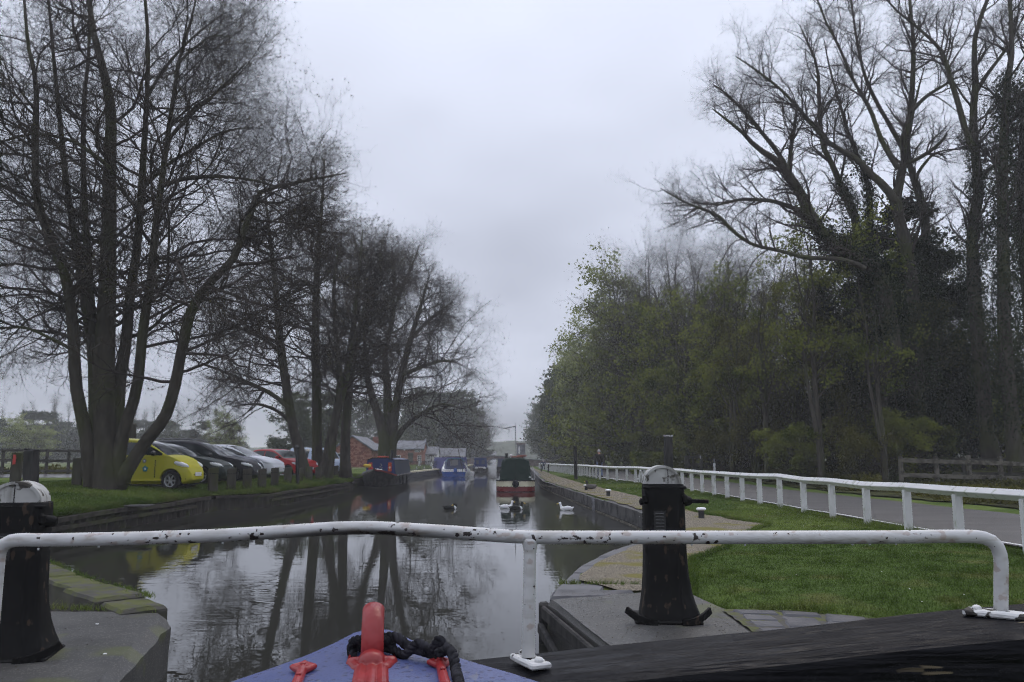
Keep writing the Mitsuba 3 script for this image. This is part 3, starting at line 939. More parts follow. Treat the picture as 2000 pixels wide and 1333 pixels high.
alder('alder_tree', 'forked alder leaning right over the wooden posts',
      [([(628, 938, 19), (642, 880, 18), (660, 800, 17), (675, 740, 15), (688, 660, 12), (697, 570, 9), (704, 500, 6), (708, 450, 2)], .6),
       ([(640, 936, 17), (655, 820, 14), (664, 740, 12), (656, 660, 9), (652, 570, 7), (660, 490, 3)], -.8)], 43.0, 23,
      [3, 5, 8, 11, 14], [2.6, 3.3, 3.0, 2.1, .8], [34, 26], 12000)
alder('alder_tree', 'straight alder at the water edge just left of the blue narrowboat',
      [([(675, 930, 20), (674, 880, 19), (676, 830, 18), (681, 770, 16), (690, 700, 13), (708, 620, 10), (728, 560, 7), (742, 505, 4), (746, 470, 2)], .5)], 46.0, 24,
      [3, 5, 8, 11, 14], [2.6, 3.4, 3.2, 2.2, .8], 46, 12000)
alder('alder_tree', 'broad many-limbed alder rising behind the blue narrowboat',
      [([(752, 905, 26), (752, 868, 25), (745, 830, 20), (728, 780, 15), (716, 730, 11), (712, 660, 8), (722, 590, 6), (735, 540, 2)], -1),
       ([(756, 905, 24), (757, 868, 24), (758, 820, 19), (756, 750, 15), (752, 690, 12), (768, 610, 9), (770, 540, 6), (764, 480, 2)], 1),
       ([(760, 905, 24), (764, 862, 23), (770, 815, 18), (783, 740, 14), (800, 670, 11), (815, 620, 8), (830, 570, 5), (838, 540, 2)], 0),
       ([(805, 660, 8), (845, 620, 6), (870, 600, 4), (885, 590, 2)], 1.5), ([(785, 735, 8), (830, 715, 7), (870, 705, 5), (900, 712, 2)], -1.5), ([(745, 640, 7), (720, 560, 6), (700, 500, 4), (690, 465, 2)], 1), ([(776, 590, 6), (800, 530, 5), (812, 500, 3), (818, 480, 2)], 1),
       ([(766, 870, 14), (790, 835, 10), (830, 805, 8), (865, 790, 5), (900, 800, 2)], .7)], 60.0, 25,
      [4, 6, 9, 12, 15], [4.3, 4.8, 4.1, 2.7, 1.0], [22, 26, 30, 12, 12, 12, 10, 14], 17000, sizes=(1.3, .75, .4))
# ------------------------------------------------------------------ right bank: bare ash trees with ivy
def ash(name, label, defs, Y, seed, n1, L1, t0=.35, nb=0, ang=(26, 60), tail=1.0, ivy=None):
    rng = np.random.default_rng(seed)
    P, R = pix_stems(defs, Y, 0)
    lv = grow(P, R, rng, [
        dict(n=(np.array(n1) * 1.4).astype(int), L=lambda i, t, b: 1.3 * L1 * (1.25 - .65 * t), angle=ang, t=(t0, 1.0), k=9, wob=.17, trop=.03, ratio=.5, rmax=.065, tip=.3, flat=.1),
        dict(n=7, L=lambda i, t, b: L1 * .52 * (1.2 - .5 * t), angle=(30, 62), t=(.2, 1.0), k=6, wob=.22, trop=.05, ratio=.52, rmax=.026, tip=.4),
        dict(n=5, L=lambda i, t, b: L1 * .27 * (1.2 - .4 * t), angle=(32, 70), t=(.2, 1.0), k=5, wob=.30, trop=.06, ratio=.75, rmax=.0225, tip=.7),
        dict(n=2, L=lambda i, t, b: L1 * .11 + 0 * t, angle=(35, 75), t=(.3, 1.0), k=3, wob=.3, trop=.1, ratio=.9, rmax=.019, tip=.75),
    ], 18)
    k = thing(name, label, 'tree')
    put('trunk', trunk_mesh(P, R, rng, 12), 'm_bark', k, smooth=True)
    put('branches', join(limbs(*lv[1], 4), limbs(*lv[2], 3)), 'm_twig', k, stuff=True)
    put('twigs', join(limbs(*lv[3], 2), limbs(*lv[4], 2)), 'm_twig', k, stuff=True)
    if ivy:
        pts = []
        for i, lo, hi, spread, n in ivy:
            p, r = resample(P[i], R[i], 30)
            q = np.clip(rng.uniform(lo, hi, n), 0, 1) * 29
            j = np.minimum(q.astype(int), 28)
            w = (q - j)[:, None]
            c = p[j] * (1 - w) + p[j + 1] * w
            lump = .4 + 1.2 * meshkit.noise(np.c_[q * .8, np.full(n, i), np.zeros(n)], seed)
            pts.append(c + unit(rng.normal(size=(n, 3))) * (r[j][:, None] + spread * lump[:, None] * np.sqrt(rng.random((n, 1)))))
        put('ivy', leaves(np.vstack(pts), .11, rng), 'm_leaf_ivy', k, stuff=True)
    return k


ash('ash_tree', 'tall bare ash forking high over the dark ivy, its boughs filling the upper right sky', [
    ([(1795, 900, 30), (1790, 700, 27), (1782, 560, 25), (1766, 466, 24), (1750, 397, 21), (1758, 350, 17), (1768, 325, 15), (1763, 283, 14), (1778, 227, 12), (1782, 162, 10), (1784, 81, 8), (1776, -10, 6), (1770, -110, 2)], 0),
    ([(1750, 397, 18), (1728, 365, 15), (1705, 344, 13), (1669, 308, 11), (1624, 283, 9), (1575, 230, 7), (1530, 180, 5), (1480, 140, 4), (1436, 110, 2)], -2.2),
    ([(1763, 290, 11), (1735, 240, 9), (1712, 200, 8), (1690, 150, 7), (1675, 90, 5), (1665, 20, 4), (1655, -50, 2)], 1.6),
    ([(1755, 330, 11), (1720, 270, 9), (1700, 215, 8), (1668, 160, 6), (1640, 95, 5), (1612, 40, 4), (1590, -20, 2)], -1.0),
    ([(1772, 320, 9), (1810, 300, 8), (1835, 280, 6), (1850, 262, 3)], 1.0),
    ([(1780, 220, 8), (1808, 190, 7), (1842, 168, 5), (1870, 150, 2)], -.8),
], 38.0, 31, [20, 22, 18, 20, 7, 8], 2.4, ivy=[(0, 0, .34, .9, 9000)])
ash('ash_tree', 'slender bare ash stem just right of the forked one', [
    ([(1830, 900, 20), (1824, 700, 19), (1815, 539, 18), (1806, 425, 17), (1795, 380, 16), (1782, 340, 14), (1772, 300, 10), (1778, 250, 7), (1790, 190, 5), (1806, 130, 2)], .5),
    ([(1788, 350, 8), (1806, 320, 6), (1830, 300, 5), (1850, 312, 2)], .5),
], 40.0, 32, [16, 6], 1.7, t0=.55)
ash('ash_tree', 'bare ash leaning far left over the lane with long drooping boughs', [
    ([(1745, 720, 34), (1730, 590, 30), (1705, 522, 28), (1660, 500, 25), (1624, 474, 24), (1588, 433, 22), (1563, 377, 19), (1535, 336, 15), (1505, 305, 12), (1482, 292, 10), (1450, 259, 7), (1420, 235, 5), (1390, 212, 2)], -1.5),
    ([(1690, 525, 9), (1635, 506, 9), (1580, 504, 8), (1523, 490, 7), (1475, 480, 6), (1434, 454, 7), (1401, 421, 6), (1341, 397, 4), (1290, 368, 2)], -2.5),
    ([(1580, 420, 11), (1545, 405, 9), (1500, 392, 8), (1450, 390, 6), (1400, 400, 4), (1350, 395, 2)], -1),
    ([(1540, 340, 12), (1520, 300, 10), (1490, 262, 8), (1450, 215, 6), (1420, 185, 4), (1392, 165, 2)], 1.2),
    ([(1540, 342, 9), (1545, 290, 8), (1553, 240, 6), (1558, 205, 3)], .4),
], 36.0, 33, [22, 20, 14, 16, 8], 2.0, ivy=[(0, .08, .5, .5, 5000)])
ash('ash_tree', 'ivy clad ash trunk with bare upper limbs between the leaning and the forked ash', [
    ([(1700, 880, 22), (1690, 640, 20), (1678, 480, 18), (1665, 405, 16), (1650, 378, 14), (1640, 356, 13), (1620, 310, 11), (1604, 275, 10), (1600, 202, 8), (1598, 140, 6), (1580, 90, 5), (1562, 50, 2)], 1.5),
    ([(1690, 520, 13), (1700, 440, 12), (1698, 380, 11), (1690, 345, 9), (1672, 300, 8), (1655, 255, 7), (1640, 200, 5), (1622, 140, 4), (1610, 80, 2)], .5),
], 39.0, 34, [26, 20], 2.1, ivy=[(0, .1, .62, .55, 6500), (1, 0, .5, .4, 3000)])
ash('ash_tree', 'tall forked ash with ivied trunk near the right edge', [
    ([(1935, 900, 30), (1915, 720, 27), (1902, 560, 25), (1900, 445, 22), (1912, 364, 20), (1903, 283, 17), (1900, 223, 15), (1906, 174, 13), (1902, 101, 10), (1916, 32, 8), (1940, -30, 6), (1960, -120, 2)], 0),
    ([(1900, 290, 13), (1886, 255, 12), (1872, 205, 11), (1859, 162, 10), (1839, 101, 8), (1812, 72, 6), (1786, 49, 5), (1745, 15, 4), (1715, -30, 2)], -1),
    ([(1905, 185, 9), (1925, 150, 8), (1955, 110, 6), (1985, 60, 5), (2010, 10, 2)], 1),
    ([(1915, 345, 9), (1940, 325, 7), (1975, 295, 5), (2010, 270, 3)], 1),
], 37.0, 35, [24, 18, 12, 9], 2.3, ivy=[(0, .05, .6, .42, 6000)])
ash('ash_tree', 'ivy covered tree on the right edge of the photograph', [
    ([(1985, 900, 28), (1965, 700, 26), (1960, 500, 23), (1958, 380, 20), (1960, 283, 17), (1968, 162, 13), (1977, 81, 10), (1972, 0, 7), (1965, -120, 2)], 0),
    ([(2030, 900, 28), (2010, 600, 24), (1995, 380, 18), (1998, 250, 14), (2010, 120, 9), (2020, -60, 3)], 1.5),
], 35.0, 36, [26, 24], 2.2, ivy=[(0, .05, .72, .5, 8000), (1, .05, .75, .55, 8000)])

# ------------------------------------------------------------------ woodland: kinds built once and repeated
def kind_tree(name, seed, H, nst, spread, levels, leaf=None, lean=.12, low=.2, trunk_r=.16, mats=('m_bark', 'm_twig'), ivy=0):
    rng = np.random.default_rng(seed)
    P, R = [], []
    for k in range(nst):
        a = rng.uniform(0, 6.283)
        d = np.array([math.cos(a), math.sin(a), 0]) * spread * (k > 0)
        h = H * rng.uniform(.8, 1.0) if k else H
        zz = np.linspace(0, 1, 7)
        p = np.array([d * z ** 1.2 + [0, 0, h * z] for z in zz]) + rng.normal(0, .16, (7, 3)) * zz[:, None]
        P.append(p)
        R.append(trunk_r * (1 if k == 0 else .75) * (1.02 - zz) ** .8)
    lv = grow(P, R, rng, levels, 14)
    ch = {'trunk': mikit.ply(trunk_mesh(P, R, rng, 7), mats[0], True)}
    tw = [limbs(*lv[1], 3)] + [limbs(*l, 2) for l in lv[2:]]
    ch['crown'] = mikit.ply(join(*tw), mats[1])
    if leaf:
        m, size, n, jit = leaf
        pts = spots(lv[-1][0], rng, n, (.3, 1.05), jit, .75, .53)
        ch['foliage'] = mikit.ply(leaves(pts, size, rng), m)
    if ivy:
        q = rng.random((ivy, 1)) ** .8 * .8
        c = np.c_[np.zeros((ivy, 2)), q * H]
        lump = .35 + 1.5 * meshkit.noise(np.c_[q * 7, q * 0, q * 0], seed)[:, None]
        ch['ivy'] = mikit.ply(leaves(c + rng.normal(size=(ivy, 3)) * [.42, .42, .3] * lump, .10, rng), 'm_leaf_ivy')
    for c, d in ch.items():
        scene[f'kind_{name}_{c}'] = {'type': 'shapegroup', 'shape': d}
    KINDS[name] = (list(ch), H)


KINDS = {}


def lev_(n1, L1, n2, n3, ang=(40, 75), up=.05, t0=.18, r3=.017, dome=(1.0, 1.15, .9, .6, .35)):
    return [dict(n=n1, L=lambda i, t, b: L1 * np.interp(t, [0, .25, .6, .85, 1], dome), angle=ang, t=(t0, .98), k=6, wob=.16, trop=up, ratio=.45, rmax=.06, tip=.3),
            dict(n=n2, L=lambda i, t, b: L1 * .45 * (1.2 - .5 * t), angle=(30, 62), t=(.2, 1.0), k=5, wob=.2, trop=.05, ratio=.5, rmax=.024, tip=.4),
            dict(n=n3, L=lambda i, t, b: L1 * .21 + 0 * t, angle=(28, 60), t=(.2, 1.0), k=4, wob=.22, trop=.06, ratio=.7, rmax=r3, tip=.6)]


kind_tree('bare', 51, 13.0, 6, 3.0, lev_(26, 2.8, 10, 7, (26, 58), .06, .28, .036, (.8, 1.1, 1.1, .9, .5)), leaf=('m_bud', .05, 5000, .02))
kind_tree('thicket', 52, 11.0, 4, 2.2, lev_(24, 2.1, 8, 6, (30, 65), .08, .08, .022), leaf=('m_leaf_olive', .10, 9000, .10), low=.05, trunk_r=.11)
kind_tree('leafing', 53, 12.0, 3, 2.2, lev_(30, 3.4, 10, 6, (45, 78), .03, .10, .026, (1.1, 1.3, 1.1, .9, .5)), leaf=('m_leaf_spring', .19, 10500, .16), trunk_r=.2)
kind_tree('pale', 54, 13.0, 3, 2.6, lev_(30, 3.3, 10, 6, (40, 74), .04, .16, .026, (1.0, 1.2, 1.15, .95, .6)), leaf=('m_leaf_pale', .19, 15000, .15), trunk_r=.2)
kind_tree('ivied', 55, 11.5, 1, 0, lev_(40, 2.1, 8, 6, (45, 80), .02, .05), leaf=('m_leaf_ivy', .16, 30000, .17), ivy=7000, trunk_r=.2)
kind_tree('pole', 66, 12.0, 2, .9, lev_(16, 2.0, 6, 5, (30, 60), .07, .3, .024), leaf=('m_leaf_spring', .13, 2600, .12), trunk_r=.15)
kind_tree('bush', 56, 3.4, 6, 1.5, lev_(14, 1.1, 8, 6, (30, 70), .06, .05, .010), leaf=('m_leaf_olive', .08, 9000, .07), trunk_r=.04)
kind_tree('green_bush', 57, 3.6, 6, 1.6, lev_(14, 1.1, 8, 6, (30, 70), .06, .05, .010), leaf=('m_leaf_spring', .095, 9500, .08), trunk_r=.04)
kind_tree('upright', 58, 16.0, 1, 0, lev_(46, 2.2, 8, 6, (14, 34), .05, .12, .045), trunk_r=.16)
kind_tree('far_leafy', 59, 11.0, 1, 0, lev_(40, 3.3, 9, 4, (40, 80), .04, .1, .02), leaf=('m_leaf_far', .34, 9000, .25), trunk_r=.2)
kind_tree('dark', 60, 10.0, 1, 0, lev_(46, 2.0, 7, 4, (50, 85), .02, .05, .02), leaf=('m_leaf_ivy', .30, 12000, .22), trunk_r=.2)


def plant(kind, name, label, cat, x, y, H, rz=0.0, wide=1.0, group=None, zf=None):
    parts, h0 = KINDS[kind]
    k = thing(name, label, cat, group)
    z = float((zf or zr)(np.array(x, float), np.array(y, float))) - .08
    s = H / h0
    M = T().translate([float(x), float(y), z]).rotate([0, 0, 1], float(rz)).scale([s * wide, s * wide, s])
    for c in parts:
        scene[f'{k}__{c}'] = {'type': 'instance', 'to_world': M, 'shapegroup': {'type': 'ref', 'id': f'kind_{kind}_{c}'}}


rng = np.random.default_rng(77)
# (kind, x, y, height, width) of the trees that can be told apart
plant('pale', 'sycamore_tree', 'pale green leafing sycamore overhanging the lane, outermost of the right hand trees', 'tree', 11.6, 84, 20.5, 20, 1.0)
plant('pale', 'sycamore_tree', 'second pale sycamore leaning out just beyond the outermost one', 'tree', 10.2, 93, 17.5, 170, 1.0)
plant('leafing', 'sycamore_tree', 'yellow green sycamore below the pale one, spreading low over the towpath', 'tree', 10.6, 76, 14.5, 80, 1.15)
plant('leafing', 'sycamore_tree', 'fresh green sycamore behind the clipped hedge', 'tree', 14.2, 66, 13.0, 200, 1.1)
plant('bare', 'oak_tree', 'bare round crowned tree rising behind the leafing sycamores', 'tree', 15.8, 76, 21.5, 130, 1.15)
plant('bare', 'oak_tree', 'bare tree behind the ash boughs left of the ivy', 'tree', 17.5, 62, 16.5, 10, 1.25)
plant('bare', 'oak_tree', 'tallest bare oak left of the other, above the pale sycamore', 'tree', 13.4, 79, 22.0, 60, 1.0)
plant('bare', 'oak_tree', 'bare oak at the right of the oak group under the ash boughs', 'tree', 18.8, 69, 20.0, 220, 1.2)
plant('bare', 'oak_tree', 'dark bare oak in the middle of the oak group', 'tree', 15.2, 68, 18.5, 290, 1.2)
plant('leafing', 'sycamore_tree', 'small bright green sycamore at the wood edge', 'tree', 14.6, 55, 9.8, 310, 1.15)
plant('leafing', 'sycamore_tree', 'young green sycamore right of the broken fence', 'tree', 16.6, 50, 8.6, 120, 1.1)
plant('green_bush', 'hawthorn_bush', 'bright green hawthorn at the wood edge right of the sycamores', 'bush', 13.2, 56, 7.4, 40, 1.1)
plant('green_bush', 'hawthorn_bush', 'green hawthorn above the broken rail fence', 'bush', 14.6, 50, 6.4, 140, 1.1)
plant('ivied', 'ivy_tree', 'broad dark ivy covered tree below the forked ash', 'tree', 20.6, 41, 13.2, 30, 1.05)
plant('ivied', 'ivy_tree', 'dark ivied tree below the leaning ash', 'tree', 17.2, 40.5, 11.6, 150, 1.15)
plant('ivied', 'ivy_tree', 'dark ivy thicket behind the rail fence at the right', 'tree', 23.0, 44, 9.5, 250, 1.2)
G = 'bare understorey trees in the dark wood beyond the lane'
L = 'thin bare understorey tree with olive buds in the dark wood beyond the lane'
for x, y, h in ((12.9, 44, 8.6), (14.4, 41.5, 9.8), (16.0, 46, 10.5), (15.1, 37.5, 7.6), (18.7, 38.6, 8.0), (19.2, 45, 11.5), (22.2, 43.5, 8.6), (24.6, 44.0, 10.5), (25.6, 45, 13), (27.6, 46.0, 12), (14.2, 58, 11), (16.2, 54, 12), (20, 52, 12.5), (23, 55, 13), (26.5, 50, 13.5), (30, 46, 14), (12.0, 70, 9), (29, 56, 14), (18.5, 60, 13), (13.4, 49.5, 9.5), (21.0, 47.0, 12)):
    plant('thicket', 'understorey_tree', L, 'tree', x, y, h, rng.uniform(0, 360), rng.uniform(.9, 1.2), G)
for (x, y, h), lb in zip(((12.6, 41, 11), (13.6, 36.5, 12.5), (14.6, 39.5, 13), (12.4, 46.5, 12), (13.2, 52, 13), (15.8, 35.2, 11), (17.4, 38.4, 13), (12.3, 58, 13), (12.1, 64, 14)), ('nearest the middle of the fence', 'left of the leaning ash foot', 'just behind the leaning ash foot', 'behind the marker post', 'behind the short dark fence', 'right of the brightest hawthorn', 'left of the grey rail fence', 'right of the clipped hedge', 'behind the clipped hedge')):
    plant('pole', 'ash_sapling', 'slim bare trunked young ash at the wood edge, ' + lb, 'tree', x, y, h, rng.uniform(0, 360), 1.0, 'young ashes along the wood edge')
G = 'bare bushes along the wood edge'
L = 'low bare bush with dull green buds at the foot of the dark wood'
for x, y, h in ((13.4, 38.5, 2.6), (15.0, 35.6, 2.4), (16.6, 36.8, 3.0), (18.4, 37.3, 2.6), (12.9, 47.5, 3.0), (13.2, 53, 3.0), (20.5, 43.5, 3.4), (23.0, 43.5, 3.2), (25.5, 43.5, 3.4), (28, 43, 3.4), (17.0, 42.5, 3.2), (21.8, 45.0, 3.6), (19, 41.6, 2.6)):
    plant('bush' if rng.random() < .7 else 'green_bush', 'bush', L, 'bush', x, y, h, rng.uniform(0, 360), rng.uniform(1.1, 1.5), G)
G = 'leafy bushes under the far right trees'
L = 'low leafy bush filling the foot of the right hand tree row'
for x, y, h in ((11.8, 62, 3.0), (13.5, 60, 3.4), (15.5, 57, 3.4), (12.2, 68, 3.2), (14, 72, 4), (11.0, 76, 3.2), (12.5, 82, 4), (9.8, 90, 3.4), (10.5, 98, 4), (9.4, 106, 3.8), (9.2, 116, 4), (9.0, 128, 4), (9.0, 142, 4.4), (9.2, 158, 5), (9.6, 176, 5), (9.6, 196, 5.5), (17, 66, 4), (19.5, 62, 4), (22, 60, 4), (25, 58, 4), (28, 54, 4), (18, 52, 3.4), (22, 50, 3.6), (31, 50, 4), (16, 82, 4.5), (20, 74, 4.5), (34, 58, 5)):
    plant('green_bush' if rng.random() < .5 else 'bush', 'bush', L, 'bush', x, y, h, rng.uniform(0, 360), rng.uniform(1.3, 1.7), G)
G = 'hazy trees lining the far towpath'
L = 'hazy half leafed tree in the row lining the far right bank'
for x, y, h, kd in ((9.0, 98, 15, 'leafing'), (13, 104, 17, 'thicket'), (8.6, 112, 12, 'thicket'), (9.6, 124, 14, 'far_leafy'), (15, 118, 17, 'bare'), (9.5, 138, 15, 'far_leafy'), (13, 150, 18, 'bare'), (9.8, 160, 15, 'far_leafy'), (10.5, 182, 16, 'dark'), (14, 176, 18, 'thicket'), (10, 205, 15, 'far_leafy'), (11.5, 235, 18, 'dark'), (9.5, 262, 17, 'far_leafy'), (11, 300, 18, 'far_leafy'), (18, 90, 17, 'thicket'), (20, 110, 17, 'thicket'), (22, 78, 16, 'thicket'), (26, 66, 15, 'thicket'), (31, 62, 15, 'thicket')):
    plant(kd, 'bankside_tree', L, 'tree', x, y, h, rng.uniform(0, 360), rng.uniform(1.0, 1.3), G)
G = 'hazy trees behind the canal cottages'
L = 'hazy tree behind the low slate roofed cottages on the left bank'
for x, y, h, kd in ((-11.5, 195, 15.0, 'far_leafy'), (-15, 178, 14, 'dark'), (-19, 170, 13.5, 'far_leafy'), (-9.8, 215, 15.5, 'bare'), (-8.6, 240, 16, 'bare'), (-13, 225, 16, 'dark'), (-23, 185, 13.5, 'dark'), (-28, 180, 12.5, 'far_leafy'), (-33, 176, 12, 'far_leafy'), (-10.2, 260, 15, 'dark'), (-17, 205, 15.5, 'far_leafy'), (-9.2, 205, 9, 'dark'), (-38, 172, 10, 'dark'), (-8.2, 222, 8, 'far_leafy'), (-20.5, 188, 14.5, 'dark')):
    plant(kd, 'hazy_tree', L, 'tree', x, y, h, rng.uniform(0, 360), rng.uniform(1.0, 1.3), G, zl)
plant('pale', 'willow_tree', 'pale green willow in the haze beyond the left fence', 'tree', -68, 116, 6.6, 30, 1.9, None, zl)
plant('pale', 'young_tree', 'pale leafing tree above the roofs of the parked cars', 'tree', -33.5, 96, 6.4, 60, 1.1, None, zl)
plant('far_leafy', 'green_tree', 'rounded green tree behind the red car', 'tree', -25, 95, 7.6, 90, 1.25, None, zl)
plant('far_leafy', 'green_tree', 'dull green tree between the alder trunks behind the silver van', 'tree', -20.5, 92, 7.4, 190, 1.1, None, zl)
G = 'bare poplars on the skyline beyond the fields'
L = 'bare upright poplar in the haze beyond the left fence'
for k in range(26):
    u = 8 + 13.5 * k + rng.uniform(-6, 6)
    Y = 190 + rng.uniform(-14, 14)
    plant('upright', 'poplar_tree', L, 'tree', (u - 1000) / FPX * Y, Y, rng.uniform(11, 17) * (1 if u < 120 or 250 < u else .9), rng.uniform(0, 360), 1.2, G, zl)
G = 'dark trees under the poplars'
L = 'low dark tree in the hazy belt below the poplars'
for k in range(30):
    u = -10 + 17 * k + rng.uniform(-6, 6)
    Y = 165 + rng.uniform(-12, 20)
    plant('dark' if rng.random() < .6 else 'far_leafy', 'belt_tree', L, 'tree', (u - 1000) / FPX * Y, Y, rng.uniform(5.5, 9.5) * np.interp(u, [0, 360, 480], [1, .95, .6]), rng.uniform(0, 360), 1.5, G, zl)

rng = np.random.default_rng(61)
n = 60000
y = rng.uniform(21, 62, n)
x = 13.0 + rng.random(n) ** 1.4 * 7 + .5 * np.sin(y * .7) + np.clip((45 - y) / 20, -1, 1) * .3
low = ~((x < .45 * y - .2) | (y > 40))
ok = ~low | ((x > 12.9) & (rng.random(n) < .5))
low = low[ok]
x, y = x[ok], y[ok]
n = len(x)
hh = .75 * meshkit.fbm(np.c_[x * .6, y * .6, 0 * x], 3, 9) * np.clip((x - 12.8) / 1.5, .15, 1)
c = np.c_[x, y, zr(x, y) + .04 + rng.random(n) * hh * 1.3 * np.where(low, .30, 1.0)]
struct('undergrowth', leaves(c, .12, rng), 'm_leaf_olive', 'low leafy undergrowth at the foot of the dark wood', kind='stuff')
# ------------------------------------------------------------------ lock gate with balance beam and handrail
gate = thing('lock_gate', 'black lock gate with heavy weathered balance beam and chipped white handrail', 'lock gate')


def beam_z(x):
    return .988 + .098 * x


xs = np.linspace(-1.9, 4.6, 200)
sec = np.array([(-.23, -.36), (-.235, -.055), (-.222, -.030), (-.18, -.014), (.0, -.004), (.16, 0), (.2, -.012), (.215, -.05), (.215, -.36)])
v = []
for x in xs:
    s = sec.copy()
    g = meshkit.fbm(np.c_[np.full(len(s), x * 1.3), s[:, 0] * 9, s[:, 1] * 9], 3, 4) - .5
    v.append(np.c_[np.full(len(s), x), 3.17 + s[:, 0] + .018 * g, beam_z(x) + s[:, 1] + .016 * g])
v = np.array(v)
n, m = v.shape[:2]
i, j = np.meshgrid(np.arange(n - 1), np.arange(m), indexing='ij')
j2 = (j + 1) % m
q = np.stack([i * m + j, i * m + j2, (i + 1) * m + j2, (i + 1) * m + j], -1).reshape(-1, 4)[:, ::-1]
bm = trimesh.Trimesh(np.vstack([v.reshape(-1, 3), v[0].mean(0), v[-1].mean(0)]), np.vstack([q[:, [0, 1, 2]], q[:, [0, 2, 3]], [[n * m, (k + 1) % m, k] for k in range(m)], [[n * m + 1, (n - 1) * m + k, (n - 1) * m + (k + 1) % m] for k in range(m)]]), process=False)
bm.fix_normals()
put('balance_beam', bm, 'm_beam', gate, smooth=25)
for k, x in enumerate(np.arange(-1.85, 1.0, .245)):
    put('gate_plank', box(.238, .07, beam_z(x) - .36 + .8, (x + .12, 3.2, (beam_z(x) - .36 - .8) / 2), ch=.008), 'm_blackwood', gate)
put('top_rail', box(2.95, .14, .2, (-.42, 3.28, .42), ch=.02), 'm_blackwood', gate)
RY = 3.2
rail_px = [(-4, 1092), (-2, 1080), (3, 1069), (12, 1061), (26, 1056), (45, 1054.5), (80, 1055), (200, 1053), (320, 1050), (430, 1046), (500, 1042), (560, 1038.5), (610, 1035), (660, 1032), (720, 1031), (770, 1033), (830, 1036.5), (880, 1039.5), (940, 1044), (990, 1047.5), (1035, 1049.5), (1150, 1050), (1300, 1050), (1480, 1050), (1700, 1049.5), (1880, 1048), (1908, 1048.5), (1928, 1053), (1944, 1063), (1952, 1078), (1955, 1095), (1955, 1130), (1955, 1192)]
rp = np.array([at(u, v, RY) for u, v in rail_px])
p2, _ = resample(rp, np.ones(len(rp)), 140)
p2 = np.vstack([p2[0] + [0, 0, -.35], p2[0] + [0, 0, -.1], p2])
put('handrail', tube(p2, .0252, 20), 'm_rail', gate, smooth=True)
a, b = at(1035, 1052, RY), at(1032, 1283, RY - .02)
put('rail_post', tube([a, a + [0, 0, -.012], a + [0, 0, -.03], a + [0, 0, -.05], (a + b) / 2, b], [.030, .031, .0275, .0238, .0242, .0255], 18), 'm_rail', gate, smooth=True)
for (u, v), rz, L in (((1037, 1289), -1.12, .19), ((1962, 1200), -.72, .27)):
    c = at(u, v, RY - .03)
    t = rough(box(L, .085, .022, (0, 0, 0), ch=.006), .012, .014, int(u))
    t.apply_transform(trimesh.transformations.rotation_matrix(rz, [0, 0, 1]))
    t.apply_translation(c + [0, 0, -.004])
    k = put('base_plate', t, 'm_peeling', gate, smooth=40)
    for s in (-1, 1):
        put('bolt', move(ball(.017, (0, 0, 0), (1, 1, .7)), c + [s * L * .34 * math.cos(rz), s * L * .34 * math.sin(rz), .012]), 'm_peeling', k, smooth=True)
w = [put('drip', ball(.0042, at(u, v, RY), (1, 1, 1.2), 1), 'm_lamp', gate, smooth=True) for u, v in ((75, 1073), (193, 1068), (435, 1061), (1455, 1064.5), (1351, 1064), (1665, 1063.5), (1699, 1063), (1750, 1063))]

# ------------------------------------------------------------------ paddle stands


